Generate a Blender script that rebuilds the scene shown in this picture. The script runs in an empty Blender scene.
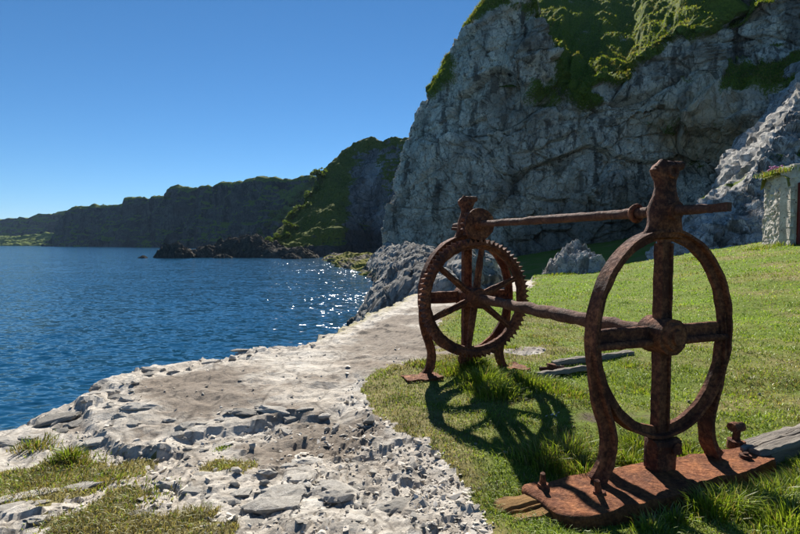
import bpy, bmesh, math, random
import numpy as np
from mathutils import Vector, Matrix

random.seed(7)
RNG = np.random.default_rng(11)
scene = bpy.context.scene
COL = scene.collection

# ------------------------------------------------------------------ camera, sky, sun, exposure
F = 533.0                      # focal length in photo pixels (800 px wide)
CAM_Z = 1.18
PITCH = math.atan(23.5 / F)
cam_data = bpy.data.cameras.new("camera")
cam_data.sensor_width = 36.0
cam_data.lens = 36.0 * F / 800.0
cam_data.clip_end = 20000.0
cam_data.clip_start = 0.05
cam = bpy.data.objects.new("camera", cam_data)
cam.location = (0, 0, CAM_Z)
cam.rotation_euler = (math.pi / 2 - PITCH, 0, 0)
COL.objects.link(cam)
scene.camera = cam

SUN_AZ, SUN_EL = math.radians(-2.0), math.radians(36.0)
world = bpy.data.worlds.new("World")
scene.world = world
world.use_nodes = True
wnt = world.node_tree
bg = wnt.nodes["Background"]
sky = wnt.nodes.new("ShaderNodeTexSky")
sky.sky_type = 'NISHITA'
sky.sun_disc = False
sky.sun_elevation = SUN_EL
sky.sun_rotation = SUN_AZ
sky.altitude = 0
sky.air_density = 0.8
sky.dust_density = 0.0
sky.ozone_density = 8.0
hs = wnt.nodes.new("ShaderNodeHueSaturation")      # one even grade over the whole sky (polarised, saturated photograph)
hs.inputs["Saturation"].default_value = 1.08
hs.inputs["Value"].default_value = 0.98
hs.inputs["Hue"].default_value = 0.494
wnt.links.new(sky.outputs[0], hs.inputs["Color"])
wnt.links.new(hs.outputs[0], bg.inputs[0])
bg.inputs[1].default_value = 0.05

sun_data = bpy.data.lights.new("sun", 'SUN')
sun_data.energy = 4.7
sun_data.angle = math.radians(0.53)
sun_data.color = (1.0, 0.95, 0.87)
sun = bpy.data.objects.new("sun", sun_data)
sdir = Vector((math.sin(SUN_AZ) * math.cos(SUN_EL), math.cos(SUN_AZ) * math.cos(SUN_EL), math.sin(SUN_EL)))
sun.rotation_euler = sdir.to_track_quat('Z', 'Y').to_euler()
sun.location = (0, 20, 60)
COL.objects.link(sun)

scene.view_settings.view_transform = 'Standard'
scene.view_settings.look = 'None'
scene.view_settings.exposure = 1.05
scene.view_settings.gamma = 1.0
scene.render.engine = 'CYCLES'
scene.cycles.use_denoising = True
scene.cycles.max_bounces = 6
scene.cycles.volume_bounces = 0
scene.cycles.sample_clamp_indirect = 4.0

SEA_Z = -2.2

# ------------------------------------------------------------------ pixel helpers (direction only; distance given or from the ground)
cp, sp_ = math.cos(PITCH), math.sin(PITCH)

def P(px, py, Y):
    """world point(s) at forward distance Y in the direction of a photo pixel"""
    px = np.asarray(px, dtype=float); py = np.asarray(py, dtype=float); Y = np.asarray(Y, dtype=float)
    rx = (px - 400.0) / F
    ru = (267.0 - py) / F
    dy = cp + ru * sp_
    dz = -sp_ + ru * cp
    t = Y / dy
    return np.stack(np.broadcast_arrays(rx * t, Y, CAM_Z + dz * t), axis=-1)

def G(px, py, z=0.0):
    """plan point where a pixel's ray meets height z"""
    rx = (px - 400.0) / F
    ru = (267.0 - py) / F
    dy = cp + ru * sp_
    dz = -sp_ + ru * cp
    t = (z - CAM_Z) / dz
    return (rx * t, dy * t)

# ------------------------------------------------------------------ numpy noise
def _hash(ix, iy, iz, seed):
    h = (ix.astype(np.int64).astype(np.uint32) * np.uint32(374761393)
         + iy.astype(np.int64).astype(np.uint32) * np.uint32(668265263)
         + iz.astype(np.int64).astype(np.uint32) * np.uint32(2147483647)
         + np.uint32((seed * 974711 + 12345) & 0xffffffff))
    h = (h ^ (h >> np.uint32(13))) * np.uint32(1274126177)
    h = (h ^ (h >> np.uint32(16))) * np.uint32(2246822519)
    return h ^ (h >> np.uint32(15))

_g = np.array([[1,1,0],[-1,1,0],[1,-1,0],[-1,-1,0],[1,0,1],[-1,0,1],[1,0,-1],[-1,0,-1],
               [0,1,1],[0,-1,1],[0,1,-1],[0,-1,-1],[1,1,0],[-1,1,0],[0,-1,1],[0,-1,-1]], dtype=np.float32)

def perlin(p, seed=0):
    p = np.asarray(p, dtype=np.float32)
    i = np.floor(p); f = p - i
    u = f * f * f * (f * (f * 6 - 15) + 10)
    res = 0
    for dx in (0, 1):
        wx = u[..., 0] if dx else 1 - u[..., 0]
        for dy in (0, 1):
            wy = u[..., 1] if dy else 1 - u[..., 1]
            for dz in (0, 1):
                wz = u[..., 2] if dz else 1 - u[..., 2]
                h = _hash(i[..., 0] + dx, i[..., 1] + dy, i[..., 2] + dz, seed) & np.uint32(15)
                gr = _g[h]
                d = gr[..., 0] * (f[..., 0] - dx) + gr[..., 1] * (f[..., 1] - dy) + gr[..., 2] * (f[..., 2] - dz)
                res = res + wx * wy * wz * d
    return res

def fbm(p, octv=4, seed=0, gain=0.5, lac=2.03):
    p = np.asarray(p, dtype=np.float32)
    a, s, r = 1.0, 1.0, 0.0
    for k in range(octv):
        r = r + a * perlin(p * s + 17.3 * k, seed + k)
        a *= gain; s *= lac
    return r

def ridged(p, octv=4, seed=0, gain=0.5):
    a, s, r = 1.0, 1.0, 0.0
    p = np.asarray(p, dtype=np.float32)
    for k in range(octv):
        r = r + a * (1 - 2 * np.abs(perlin(p * s + 9.1 * k, seed + k)))
        a *= gain; s *= 2.03
    return r

def worley(p, seed=0, flat=False):
    """F1, F2 and a random value per cell"""
    p = np.asarray(p, dtype=np.float32)
    i = np.floor(p)
    f1 = np.full(p.shape[:-1], 9.0, np.float32); f2 = f1.copy(); cid = np.zeros_like(f1)
    for dx in (-1, 0, 1):
        for dy in (-1, 0, 1):
            for dz in ((0,) if flat else (-1, 0, 1)):
                cx, cy, cz = i[..., 0] + dx, i[..., 1] + dy, i[..., 2] + dz
                h = _hash(cx, cy, cz, seed)
                jx = (h & np.uint32(1023)).astype(np.float32) / 1023
                jy = ((h >> np.uint32(10)) & np.uint32(1023)).astype(np.float32) / 1023
                jz = ((h >> np.uint32(20)) & np.uint32(1023)).astype(np.float32) / 1023
                d = (cx + jx - p[..., 0]) ** 2 + (cy + jy - p[..., 1]) ** 2
                if not flat:
                    d = d + (cz + jz - p[..., 2]) ** 2
                nearer = d < f1
                f2 = np.where(nearer, f1, np.minimum(f2, d))
                cid = np.where(nearer, ((h >> np.uint32(7)) & np.uint32(4095)).astype(np.float32) / 4095, cid)
                f1 = np.where(nearer, d, f1)
    return np.sqrt(f1), np.sqrt(f2), cid

def sstep(a, b, x):
    t = np.clip((x - a) / (b - a), 0, 1)
    return t * t * (3 - 2 * t)

def facets(A, B, sc, seed, warp, crack=0.6, cw=0.10):
    """fractured rock over a sheet with coordinates A, B: every cell a tilted plane, cracks between"""
    def w2(k):
        return fbm(np.stack([A * sc * 0.7, B * sc * 0.7, np.full(np.shape(A), 0.37 + k)], -1), 2, seed + k)
    qx = A * sc + warp * w2(1); qy = B * sc + warp * w2(2)
    ix, iy = np.floor(qx), np.floor(qy)
    b1 = np.full(np.shape(A), 9.0); b2 = b1.copy(); hgt_ = np.zeros_like(b1)
    for ddx in (-1, 0, 1):
        for ddy in (-1, 0, 1):
            h_ = _hash(ix + ddx, iy + ddy, ix * 0, seed)
            c1 = (h_ & np.uint32(255)) / 255.0; c2 = ((h_ >> np.uint32(8)) & np.uint32(255)) / 255.0
            t1 = ((h_ >> np.uint32(16)) & np.uint32(255)) / 255.0 - 0.5; t2 = (h_ >> np.uint32(24)) / 255.0 - 0.5
            ox, oy = qx - ix - ddx - c1, qy - iy - ddy - c2
            dd_ = ox * ox + oy * oy
            nr_ = dd_ < b1
            b2 = np.where(nr_, b1, np.minimum(b2, dd_)); b1 = np.where(nr_, dd_, b1)
            hgt_ = np.where(nr_, (t1 * 1.3 + t2 * 0.5) + (ox * t2 + oy * t1 * 1.4 + 0.15 * oy) * 1.3, hgt_)
    e_ = np.sqrt(b2) - np.sqrt(b1)
    return hgt_ - crack * np.clip(1 - e_ / cw, 0, 1)

def rock_disp(p, scale, seed, warp=0.35):
    """fractured rock relief, roughly -1..1, for a block size in metres"""
    q = p / scale
    w = np.stack([fbm(q * 0.9 + 5 * k, 2, seed + 31 * k) for k in range(3)], -1)
    f1, f2, cid = worley(q + warp * w, seed)
    edge = np.clip((f2 - f1) * 3.0, 0, 1)
    return (cid - 0.5) * 1.2 * edge + (edge - 0.7) * 0.6

# ------------------------------------------------------------------ mesh helpers
def link(name, me, mat=None, parent=None):
    o = bpy.data.objects.new(name, me)
    COL.objects.link(o)
    if mat is not None and me is not None:
        if not me.materials:
            me.materials.append(mat)
    if parent is not None:
        o.parent = parent
    return o

def empty(name, loc=(0, 0, 0), rz=0.0):
    o = bpy.data.objects.new(name, None)
    o.empty_display_size = 0.2
    o.location = loc
    o.rotation_euler = (0, 0, rz)
    COL.objects.link(o)
    return o

def tag(o, label=None, cat=None, group=None, kind=None):
    if label: o["label"] = label
    if cat: o["category"] = cat
    if group: o["group"] = group
    if kind: o["kind"] = kind
    return o

def np_mesh(name, verts, faces, smooth=True, attrs=None):
    """faces: (N,3) or (N,4) int array"""
    me = bpy.data.meshes.new(name)
    verts = np.asarray(verts, dtype=np.float32).reshape(-1, 3)
    faces = np.asarray(faces, dtype=np.int32)
    n, k = faces.shape
    me.vertices.add(len(verts)); me.vertices.foreach_set("co", verts.ravel())
    me.loops.add(n * k); me.loops.foreach_set("vertex_index", faces.ravel())
    me.polygons.add(n)
    me.polygons.foreach_set("loop_start", np.arange(0, n * k, k, dtype=np.int32))
    try:
        me.polygons.foreach_set("loop_total", np.full(n, k, dtype=np.int32))
    except Exception:
        pass
    me.update(calc_edges=True)
    me.polygons.foreach_set("use_smooth", np.full(n, bool(smooth)))
    for an, arr in (attrs or {}).items():
        a = me.attributes.new(an, 'FLOAT_COLOR', 'POINT')
        arr = np.asarray(arr, dtype=np.float32).reshape(len(verts), -1)
        full = np.ones((len(verts), 4), np.float32)
        full[:, :arr.shape[1]] = arr
        a.data.foreach_set("color", full.ravel())
    me.validate()
    return me

def grid_faces(nv, nu):
    i = np.arange(nv - 1)[:, None] * nu + np.arange(nu - 1)[None, :]
    return np.stack([i, i + 1, i + nu + 1, i + nu], -1).reshape(-1, 4)

def grid_normals(p):
    du = np.gradient(p, axis=1); dv = np.gradient(p, axis=0)
    n = np.cross(du, dv)
    return n / (np.linalg.norm(n, axis=-1, keepdims=True) + 1e-9)

def blur(a, n=1):
    for _ in range(n):
        b = np.pad(a, [(1, 1), (1, 1)] + [(0, 0)] * (a.ndim - 2), mode='edge')
        a = (b[:-2, 1:-1] + b[2:, 1:-1] + b[1:-1, :-2] + b[1:-1, 2:] + 2 * a) / 6
    return a

# ------------------------------------------------------------------ materials
class M:
    """tiny node builder"""
    def __init__(s, name):
        s.m = bpy.data.materials.new(name); s.m.use_nodes = True
        s.nt = s.m.node_tree
        s.b = s.nt.nodes["Principled BSDF"]
        s.out = s.nt.nodes["Material Output"]
        s.b.inputs["Specular IOR Level"].default_value = 0.3
    def n(s, t, **kw):
        nd = s.nt.nodes.new("ShaderNode" + t)
        for k, v in kw.items():
            setattr(nd, k, v)
        return nd
    def l(s, a, b): s.nt.links.new(a, b)
    def coord(s, kind='Object', scale=None):
        tc = s.n("TexCoord")
        if scale is None: return tc.outputs[kind]
        mp = s.n("Mapping"); mp.inputs["Scale"].default_value = scale
        s.l(tc.outputs[kind], mp.inputs["Vector"])
        return mp.outputs["Vector"]
    def noise(s, vec, scale, detail=6, rough=0.6, dist=0.0):
        nd = s.n("TexNoise"); nd.inputs["Scale"].default_value = scale
        nd.inputs["Detail"].default_value = detail; nd.inputs["Roughness"].default_value = rough
        nd.inputs["Distortion"].default_value = dist
        s.l(vec, nd.inputs["Vector"]); return nd.outputs["Fac"]
    def voro(s, vec, scale, feature='F1'):
        nd = s.n("TexVoronoi"); nd.inputs["Scale"].default_value = scale; nd.feature = feature
        s.l(vec, nd.inputs["Vector"]); return nd.outputs["Distance"]
    def ramp(s, fac, stops):
        nd = s.n("ValToRGB"); cr = nd.color_ramp
        while len(cr.elements) < len(stops): cr.elements.new(0.5)
        for e, (p, c) in zip(cr.elements, stops):
            e.position = p
            e.color = (c, c, c, 1) if isinstance(c, (int, float)) else (*c, 1)
        s.l(fac, nd.inputs[0]); return nd.outputs[0]
    def mix(s, fac, a, b, mode='MIX'):
        nd = s.n("Mix", data_type='RGBA', blend_type=mode)
        for sock, v in ((nd.inputs[0], fac), (nd.inputs[6], a), (nd.inputs[7], b)):
            if isinstance(v, (int, float)): sock.default_value = v
            elif isinstance(v, tuple): sock.default_value = (*v, 1)
            else: s.l(v, sock)
        return nd.outputs[2]
    def math(s, op, a, b=0.0, clamp=False):
        nd = s.n("Math", operation=op); nd.use_clamp = clamp
        for sock, v in ((nd.inputs[0], a), (nd.inputs[1], b)):
            if isinstance(v, (int, float)): sock.default_value = v
            else: s.l(v, sock)
        return nd.outputs[0]
    def attr(s, name):
        nd = s.n("Attribute"); nd.attribute_name = name
        sep = s.n("SeparateColor"); s.l(nd.outputs["Color"], sep.inputs[0])
        return nd.outputs["Color"], sep.outputs[0], sep.outputs[1], sep.outputs[2]
    def bump(s, h, strength=0.5, dist=0.05, prev=None):
        nd = s.n("Bump"); nd.inputs["Strength"].default_value = strength; nd.inputs["Distance"].default_value = dist
        s.l(h, nd.inputs["Height"])
        if prev is not None: s.l(prev, nd.inputs["Normal"])
        return nd.outputs[0]
    def done(s, color=None, rough=0.8, normal=None, spec=None):
        if color is not None:
            if isinstance(color, tuple): s.b.inputs["Base Color"].default_value = (*color, 1)
            else: s.l(color, s.b.inputs["Base Color"])
        if isinstance(rough, (int, float)): s.b.inputs["Roughness"].default_value = rough
        else: s.l(rough, s.b.inputs["Roughness"])
        if normal is not None: s.l(normal, s.b.inputs["Normal"])
        if spec is not None: s.b.inputs["Specular IOR Level"].default_value = spec
        return s.m

def make_rust(name, dark, mid, bright, bright_amt=0.62, sc=1.0):
    m = M(name); v = m.coord()
    n1 = m.noise(v, 9 * sc, 8, 0.65); n2 = m.noise(v, 45 * sc, 6, 0.7); n3 = m.noise(v, 7.0 * sc, 6, 0.7)
    c = m.mix(m.ramp(n1, [(0.30, 0.0), (0.68, 1.0)]), dark, mid)
    c = m.mix(m.ramp(m.math('MULTIPLY', n2, n3), [(bright_amt * 0.36, 0.0), (bright_amt * 0.72, 1.0)]), c, bright)
    pale = m.ramp(m.noise(v, 28 * sc, 5, 0.7), [(0.66, 0.0), (0.74, 1.0)])
    c = m.mix(m.math('MULTIPLY', pale, 0.5), c, (0.32, 0.18, 0.11))
    b1 = m.bump(m.noise(v, 60 * sc, 6, 0.75), 1.0, 0.008)
    b2 = m.bump(m.noise(v, 16 * sc, 5, 0.65), 0.9, 0.018, b1)
    return m.done(c, m.ramp(n2, [(0.3, 0.95), (0.7, 0.7)]), b2, 0.18)

MAT = {}
MAT['rust'] = make_rust("rusted_iron", (0.032, 0.015, 0.012), (0.14, 0.050, 0.027), (0.40, 0.155, 0.065), 0.60)
MAT['rust_shaft'] = make_rust("rusted_shaft", (0.055, 0.027, 0.018), (0.16, 0.072, 0.044), (0.34, 0.17, 0.10), 0.70)
MAT['rust_plate'] = make_rust("rusted_plate", (0.065, 0.024, 0.012), (0.20, 0.064, 0.023), (0.42, 0.155, 0.050), 0.58)

def make_ground_rock():
    m = M("limestone_platform"); v = m.coord()
    _, dirt, rub, lich = m.attr("mask")
    n1 = m.noise(v, 1.3, 8, 0.6); n2 = m.noise(v, 11, 8, 0.65); n3 = m.noise(v, 60, 5, 0.7)
    c = m.mix(m.ramp(n2, [(0.32, 0.0), (0.66, 1.0)]), (0.44, 0.39, 0.32), (0.76, 0.71, 0.62))
    c = m.mix(m.math('MULTIPLY', m.ramp(n1, [(0.42, 0.0), (0.62, 1.0)]), 0.45), c, (0.42, 0.335, 0.245))
    c = m.mix(m.math('MULTIPLY', m.ramp(n3, [(0.52, 0.0), (0.68, 1.0)]), 0.55), c, (0.20, 0.175, 0.15))
    # dry mud patches worn into the surface
    dd = m.math('ADD', dirt, m.math('MULTIPLY', m.math('SUBTRACT', n2, 0.5), 1.3))
    dm = m.ramp(dd, [(0.38, 0.0), (0.70, 1.0)])
    c = m.mix(m.math('MULTIPLY', dm, 0.85), c, m.mix(n2, (0.10, 0.075, 0.052), (0.26, 0.20, 0.145)))
    bed = m.noise(m.coord('Object', (2.2, 6.5, 3.0)), 1.6, 8, 0.7, 0.8)
    c = m.mix(m.math('MULTIPLY', m.ramp(bed, [(0.50, 0.0), (0.60, 1.0)]), 0.42), c, (0.17, 0.135, 0.10))
    crk = m.ramp(m.voro(m.mix(0.25, v, m.n('TexNoise').outputs['Color']), 3.2, 'DISTANCE_TO_EDGE'), [(0.0, 1.0), (0.035, 0.0)])
    c = m.mix(m.math('MULTIPLY', crk, 0.55), c, (0.08, 0.065, 0.05))
    c = m.mix(m.math('MULTIPLY', lich, m.ramp(n2, [(0.42, 0.0), (0.56, 1.0)])), c, (0.30, 0.25, 0.045))
    b = m.bump(m.noise(v, 130, 5, 0.75), 0.55, 0.006)
    b = m.bump(m.noise(v, 28, 8, 0.72, 0.4), 0.9, 0.02, b)
    return m.done(c, 0.9, b, 0.2)
MAT['platform'] = make_ground_rock()

def make_stone():
    m = M("loose_limestone")
    v = m.coord()
    oi = m.n("ObjectInfo")
    n2 = m.noise(v, 6, 8, 0.65); n3 = m.noise(v, 26, 6, 0.7)
    c = m.mix(m.ramp(n2, [(0.3, 0.0), (0.68, 1.0)]), (0.44, 0.39, 0.32), (0.76, 0.71, 0.62))
    c = m.mix(m.math('MULTIPLY', m.ramp(n3, [(0.52, 0.0), (0.66, 1.0)]), 0.6), c, (0.18, 0.16, 0.14))
    tone = m.ramp(oi.outputs["Random"], [(0.0, 0.55), (0.4, 0.85), (1.0, 1.08)])
    c = m.mix(1.0, c, tone, 'MULTIPLY')
    b = m.bump(m.noise(v, 22, 8, 0.75), 0.8, 0.02)
    return m.done(c, 0.9, b, 0.2)
MAT['stone'] = make_stone()

def make_chips():
    m = M("limestone_chips"); v = m.coord()
    t, r, g, bb = m.attr("tint")
    c = m.mix(1.0, t, m.ramp(m.noise(v, 90, 4, 0.7), [(0.3, 0.7), (0.7, 1.05)]), 'MULTIPLY')
    return m.done(c, 0.9, None, 0.2)
MAT['chips'] = make_chips()

def make_soil():
    m = M("lawn_soil"); v = m.coord()
    _, dry, earth, far = m.attr("mask")
    n1 = m.noise(v, 0.9, 6, 0.6); n2 = m.noise(v, 14, 8, 0.7); n3 = m.noise(v, 3.2, 6, 0.65)
    green = m.mix(m.ramp(n2, [(0.3, 0.0), (0.7, 1.0)]), (0.075, 0.115, 0.012), (0.185, 0.24, 0.034))
    straw = m.mix(m.ramp(n2, [(0.3, 0.0), (0.7, 1.0)]), (0.13, 0.11, 0.035), (0.29, 0.25, 0.10))
    f = m.math('ADD', dry, m.math('MULTIPLY', m.math('SUBTRACT', n3, 0.5), 1.1))
    c = m.mix(m.ramp(f, [(0.22, 0.0), (0.75, 1.0)]), green, straw)
    e = m.math('ADD', earth, m.math('MULTIPLY', m.math('SUBTRACT', n3, 0.5), 0.9))
    c = m.mix(m.ramp(e, [(0.45, 0.0), (0.75, 1.0)]), c, (0.13, 0.10, 0.07))
    b = m.bump(n2, 0.8, 0.03)
    b = m.bump(m.noise(v, 55, 4, 0.7), 0.8, 0.01, b)
    return m.done(c, 0.95, b, 0.1)
MAT['soil'] = make_soil()

def make_blade(name="grass_blades", trans=0.45):
    m = M(name)
    t, *_ = m.attr("tint")
    df = m.n("BsdfDiffuse"); tr = m.n("BsdfTranslucent"); gl = m.n("BsdfGlossy"); gl.inputs["Roughness"].default_value = 0.45
    gl.inputs["Color"].default_value = (0.9, 0.95, 0.8, 1)
    m.l(t, df.inputs[0])
    tc = m.mix(1.0, t, (1.25, 1.2, 0.55), 'MULTIPLY'); m.l(tc, tr.inputs[0])
    mx = m.n("MixShader"); mx.inputs[0].default_value = trans
    m.l(df.outputs[0], mx.inputs[1]); m.l(tr.outputs[0], mx.inputs[2])
    mx2 = m.n("MixShader"); mx2.inputs[0].default_value = 0.035
    m.l(mx.outputs[0], mx2.inputs[1]); m.l(gl.outputs[0], mx2.inputs[2])
    m.l(mx2.outputs[0], m.out.inputs[0])
    return m.m
MAT['blade'] = make_blade()
MAT['leaf'] = make_blade("leaves", 0.35)

def make_cliff(name, lo, hi, dark, warm, scale=1.0, grass_hi=(0.18, 0.235, 0.035), grass_lo=(0.05, 0.07, 0.014)):
    m = M(name); v = m.coord()
    _, gr, wm, dk = m.attr("mask")
    vs = m.coord('Object', (1.0, 1.0, 0.3))
    n1 = m.noise(v, 0.16 * scale, 8, 0.6); n2 = m.noise(v, 0.9 * scale, 8, 0.68, 0.3); n3 = m.noise(v, 4.5 * scale, 6, 0.7)
    st = m.noise(vs, 0.75 * scale, 7, 0.65, 0.6)
    c = m.mix(m.ramp(n2, [(0.34, 0.0), (0.64, 1.0)]), lo, hi)
    c = m.mix(m.math('MULTIPLY', m.ramp(st, [(0.53, 0.0), (0.60, 1.0)]), 0.8), c, dark)
    c = m.mix(m.math('MULTIPLY', m.ramp(n3, [(0.54, 0.0), (0.62, 1.0)]), 0.75), c, dark)
    c = m.mix(m.math('MULTIPLY', m.ramp(n1, [(0.50, 0.0), (0.62, 1.0)]), 0.55), c, dark)
    wv = m.math('MULTIPLY', wm, m.ramp(n2, [(0.3, 0.2), (0.6, 1.0)]))
    c = m.mix(wv, c, warm)
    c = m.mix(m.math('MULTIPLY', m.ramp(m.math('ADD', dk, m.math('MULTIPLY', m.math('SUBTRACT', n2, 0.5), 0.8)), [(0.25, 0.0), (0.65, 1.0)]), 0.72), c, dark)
    for sc_, wd_ in ((0.42, 0.030), (1.5, 0.045)):
        wv2 = m.mix(0.35, m.coord('Object', (1.0, 1.0, 0.6)), m.n('TexNoise').outputs['Color'])
        ck = m.ramp(m.voro(wv2, sc_ * scale, 'DISTANCE_TO_EDGE'), [(0.0, 1.0), (wd_, 0.0)])
        c = m.mix(m.math('MULTIPLY', m.math('MULTIPLY', ck, m.ramp(n2, [(0.4, 0.0), (0.55, 1.0)])), 0.7), c, dark)
    # turf and moss
    gg = m.math('ADD', gr, m.math('MULTIPLY', m.math('SUBTRACT', n3, 0.5), 0.9))
    gm = m.ramp(gg, [(0.36, 0.0), (0.52, 1.0)])
    gc = m.mix(m.ramp(n3, [(0.32, 0.0), (0.66, 1.0)]), grass_lo, grass_hi)
    gc = m.mix(m.math('MULTIPLY', m.ramp(n2, [(0.5, 0.0), (0.7, 1.0)]), 0.22), gc, (0.15, 0.125, 0.05))
    c = m.mix(gm, c, gc)
    b = m.bump(m.noise(v, 9 * scale, 6, 0.75), 0.6, 0.08 / scale)
    b = m.bump(m.noise(v, 2.2 * scale, 8, 0.72, 0.5), 0.8, 0.25 / scale, b)
    return m.done(c, 0.95, b, 0.04)
MAT['cliff'] = make_cliff("chalk_and_basalt_cliff", (0.50, 0.435, 0.335), (0.90, 0.80, 0.635), (0.10, 0.088, 0.070), (0.62, 0.46, 0.27))
MAT['foot'] = make_cliff("cliff_foot_rock", (0.21, 0.20, 0.18), (0.50, 0.475, 0.425), (0.065, 0.06, 0.055), (0.25, 0.22, 0.05), 2.2)
MAT['headland'] = make_cliff("dark_basalt_headland", (0.13, 0.128, 0.12), (0.32, 0.31, 0.29), (0.05, 0.05, 0.048), (0.55, 0.54, 0.51), 0.45,
                             (0.19, 0.215, 0.042), (0.06, 0.08, 0.018))
MAT['coast'] = make_cliff("far_coast", (0.075, 0.078, 0.072), (0.18, 0.165, 0.13), (0.035, 0.037, 0.035), (0.22, 0.27, 0.06), 0.12,
                          (0.20, 0.25, 0.05), (0.085, 0.115, 0.028))
MAT['spur'] = make_cliff("spur_rock", (0.34, 0.32, 0.285), (0.70, 0.665, 0.60), (0.10, 0.095, 0.085), (0.25, 0.22, 0.05), 2.2)
MAT['searock'] = make_cliff("wet_sea_rock", (0.035, 0.034, 0.033), (0.12, 0.11, 0.095), (0.015, 0.015, 0.015), (0.22, 0.18, 0.11), 0.8)
MAT['shelf'] = make_cliff("lichen_shelf", (0.17, 0.145, 0.115), (0.40, 0.34, 0.27), (0.05, 0.045, 0.04), (0.33, 0.29, 0.06), 1.0, (0.26, 0.25, 0.05), (0.12, 0.12, 0.03))

def make_water():
    m = M("sea_water"); tc = m.n("TexCoord")
    mp = m.n("Mapping"); mp.inputs["Scale"].default_value = (1.0, 1.9, 1.0); mp.inputs["Rotation"].default_value = (0, 0, math.radians(14))
    m.l(tc.outputs["Object"], mp.inputs["Vector"]); v = mp.outputs[0]
    def slope(scale, amp, detail, seed):
        nd = m.n("TexNoise"); nd.inputs["Scale"].default_value = scale; nd.inputs["Detail"].default_value = detail; nd.inputs["Distortion"].default_value = 0.4
        m.l(v, nd.inputs["Vector"])
        sub = m.n("VectorMath", operation='SUBTRACT'); sub.inputs[1].default_value = (0.5, 0.5, 0.5); m.l(nd.outputs["Color"], sub.inputs[0])
        mul = m.n("VectorMath", operation='MULTIPLY'); mul.inputs[1].default_value = (amp * 0.95, amp, 0.0); m.l(sub.outputs[0], mul.inputs[0])
        return mul.outputs[0]
    def vadd(p, q):
        nd = m.n("VectorMath", operation='ADD'); m.l(p, nd.inputs[0])
        if isinstance(q, tuple): nd.inputs[1].default_value = q
        else: m.l(q, nd.inputs[1])
        return nd.outputs[0]
    def patchy(p):
        nd = m.n('VectorMath', operation='SCALE'); m.l(p, nd.inputs[0])
        m.l(m.ramp(m.noise(tc.outputs['Object'], 0.06, 3, 0.6), [(0.35, 0.45), (0.65, 1.0)]), nd.inputs['Scale'])
        return nd.outputs[0]
    sl_ = vadd(vadd(slope(0.22, 0.26, 2, 1), slope(1.0, 0.50, 2, 2)), vadd(patchy(slope(3.2, 1.35, 1, 3)), (0.0, 0.0, 1.0)))
    nrm_ = m.n("VectorMath", operation='NORMALIZE'); m.l(sl_, nrm_.inputs[0]); n = nrm_.outputs[0]
    big = m.noise(tc.outputs["Object"], 0.02, 3, 0.5)
    c = m.mix(big, (0.004, 0.044, 0.098), (0.006, 0.060, 0.122))
    m.b.inputs["IOR"].default_value = 1.33
    return m.done(c, 0.10, n, 0.24)
MAT['water'] = make_water()

def make_wood(name, a, b_, dark):
    m = M(name); v = m.coord('Object', (1.2, 22, 22))
    n = m.noise(v, 1.6, 8, 0.65, 0.6); n2 = m.noise(m.coord('Object', (2.5, 60, 60)), 1.5, 6, 0.7)
    c = m.mix(m.ramp(n, [(0.3, 0.0), (0.7, 1.0)]), a, b_)
    c = m.mix(m.ramp(n2, [(0.55, 0.0), (0.68, 1.0)]), c, dark)
    bb = m.bump(n2, 0.9, 0.01); bb = m.bump(n, 0.9, 0.02, bb)
    return m.done(c, 0.9, bb, 0.2)
MAT['wood_grey'] = make_wood("weathered_timber", (0.15, 0.125, 0.10), (0.34, 0.30, 0.25), (0.045, 0.038, 0.03))
MAT['wood_brown'] = make_wood("rotten_timber", (0.15, 0.085, 0.032), (0.34, 0.19, 0.06), (0.03, 0.02, 0.012))

def make_wall():
    m = M("lime_washed_rubble"); v = m.coord()
    n1 = m.noise(v, 2.2, 8, 0.65); n2 = m.noise(v, 9, 7, 0.7)
    c = m.mix(m.ramp(n1, [(0.36, 0.0), (0.6, 1.0)]), (0.34, 0.30, 0.245), (0.62, 0.58, 0.50))
    c = m.mix(m.ramp(n2, [(0.56, 0.0), (0.66, 1.0)]), c, (0.08, 0.072, 0.062))
    b = m.bump(n2, 0.9, 0.04); b = m.bump(m.noise(v, 35, 5, 0.7), 0.6, 0.01, b)
    return m.done(c, 0.92, b, 0.2)
MAT['wall'] = make_wall()
def make_paint():
    m = M("old_red_paint"); v = m.coord()
    n = m.noise(v, 12, 6, 0.7)
    c = m.mix(m.ramp(n, [(0.45, 0.0), (0.7, 1.0)]), (0.16, 0.018, 0.016), (0.10, 0.03, 0.022))
    return m.done(c, 0.6, m.bump(n, 0.4, 0.01))
MAT['red'] = make_paint()
def make_bark():
    m = M("bark"); v = m.coord('Object', (6, 6, 1.5))
    n = m.noise(v, 2, 6, 0.7)
    return m.done(m.mix(n, (0.05, 0.04, 0.03), (0.13, 0.11, 0.085)), 0.95, m.bump(n, 0.8, 0.05))
MAT['bark'] = make_bark()

# ------------------------------------------------------------------ the sea
th = np.linspace(0, 2 * math.pi, 193)[:-1]
rr = np.array([0.0, 30, 120, 500, 3000])
sv = [(0, 0, SEA_Z)] + [(r * math.cos(t), r * math.sin(t), SEA_Z) for r in rr[1:] for t in th]
me = bpy.data.meshes.new("sea")
n_ = len(th); fcs = [(0, 1 + i, 1 + (i + 1) % n_) for i in range(n_)]
for k in range(len(rr) - 2):
    a0 = 1 + k * n_
    fcs += [(a0 + i, a0 + n_ + i, a0 + n_ + (i + 1) % n_, a0 + (i + 1) % n_) for i in range(n_)]
me.from_pydata(sv, [], fcs); me.update()
tag(link("sea", me, MAT['water']), "deep blue rippled sea filling the bay", kind="structure")

# ------------------------------------------------------------------ plan outlines (from pixels on the ground plane)
def plan(pts, z=0.0):
    return np.array([G(x, y, z) for x, y in pts])

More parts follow.
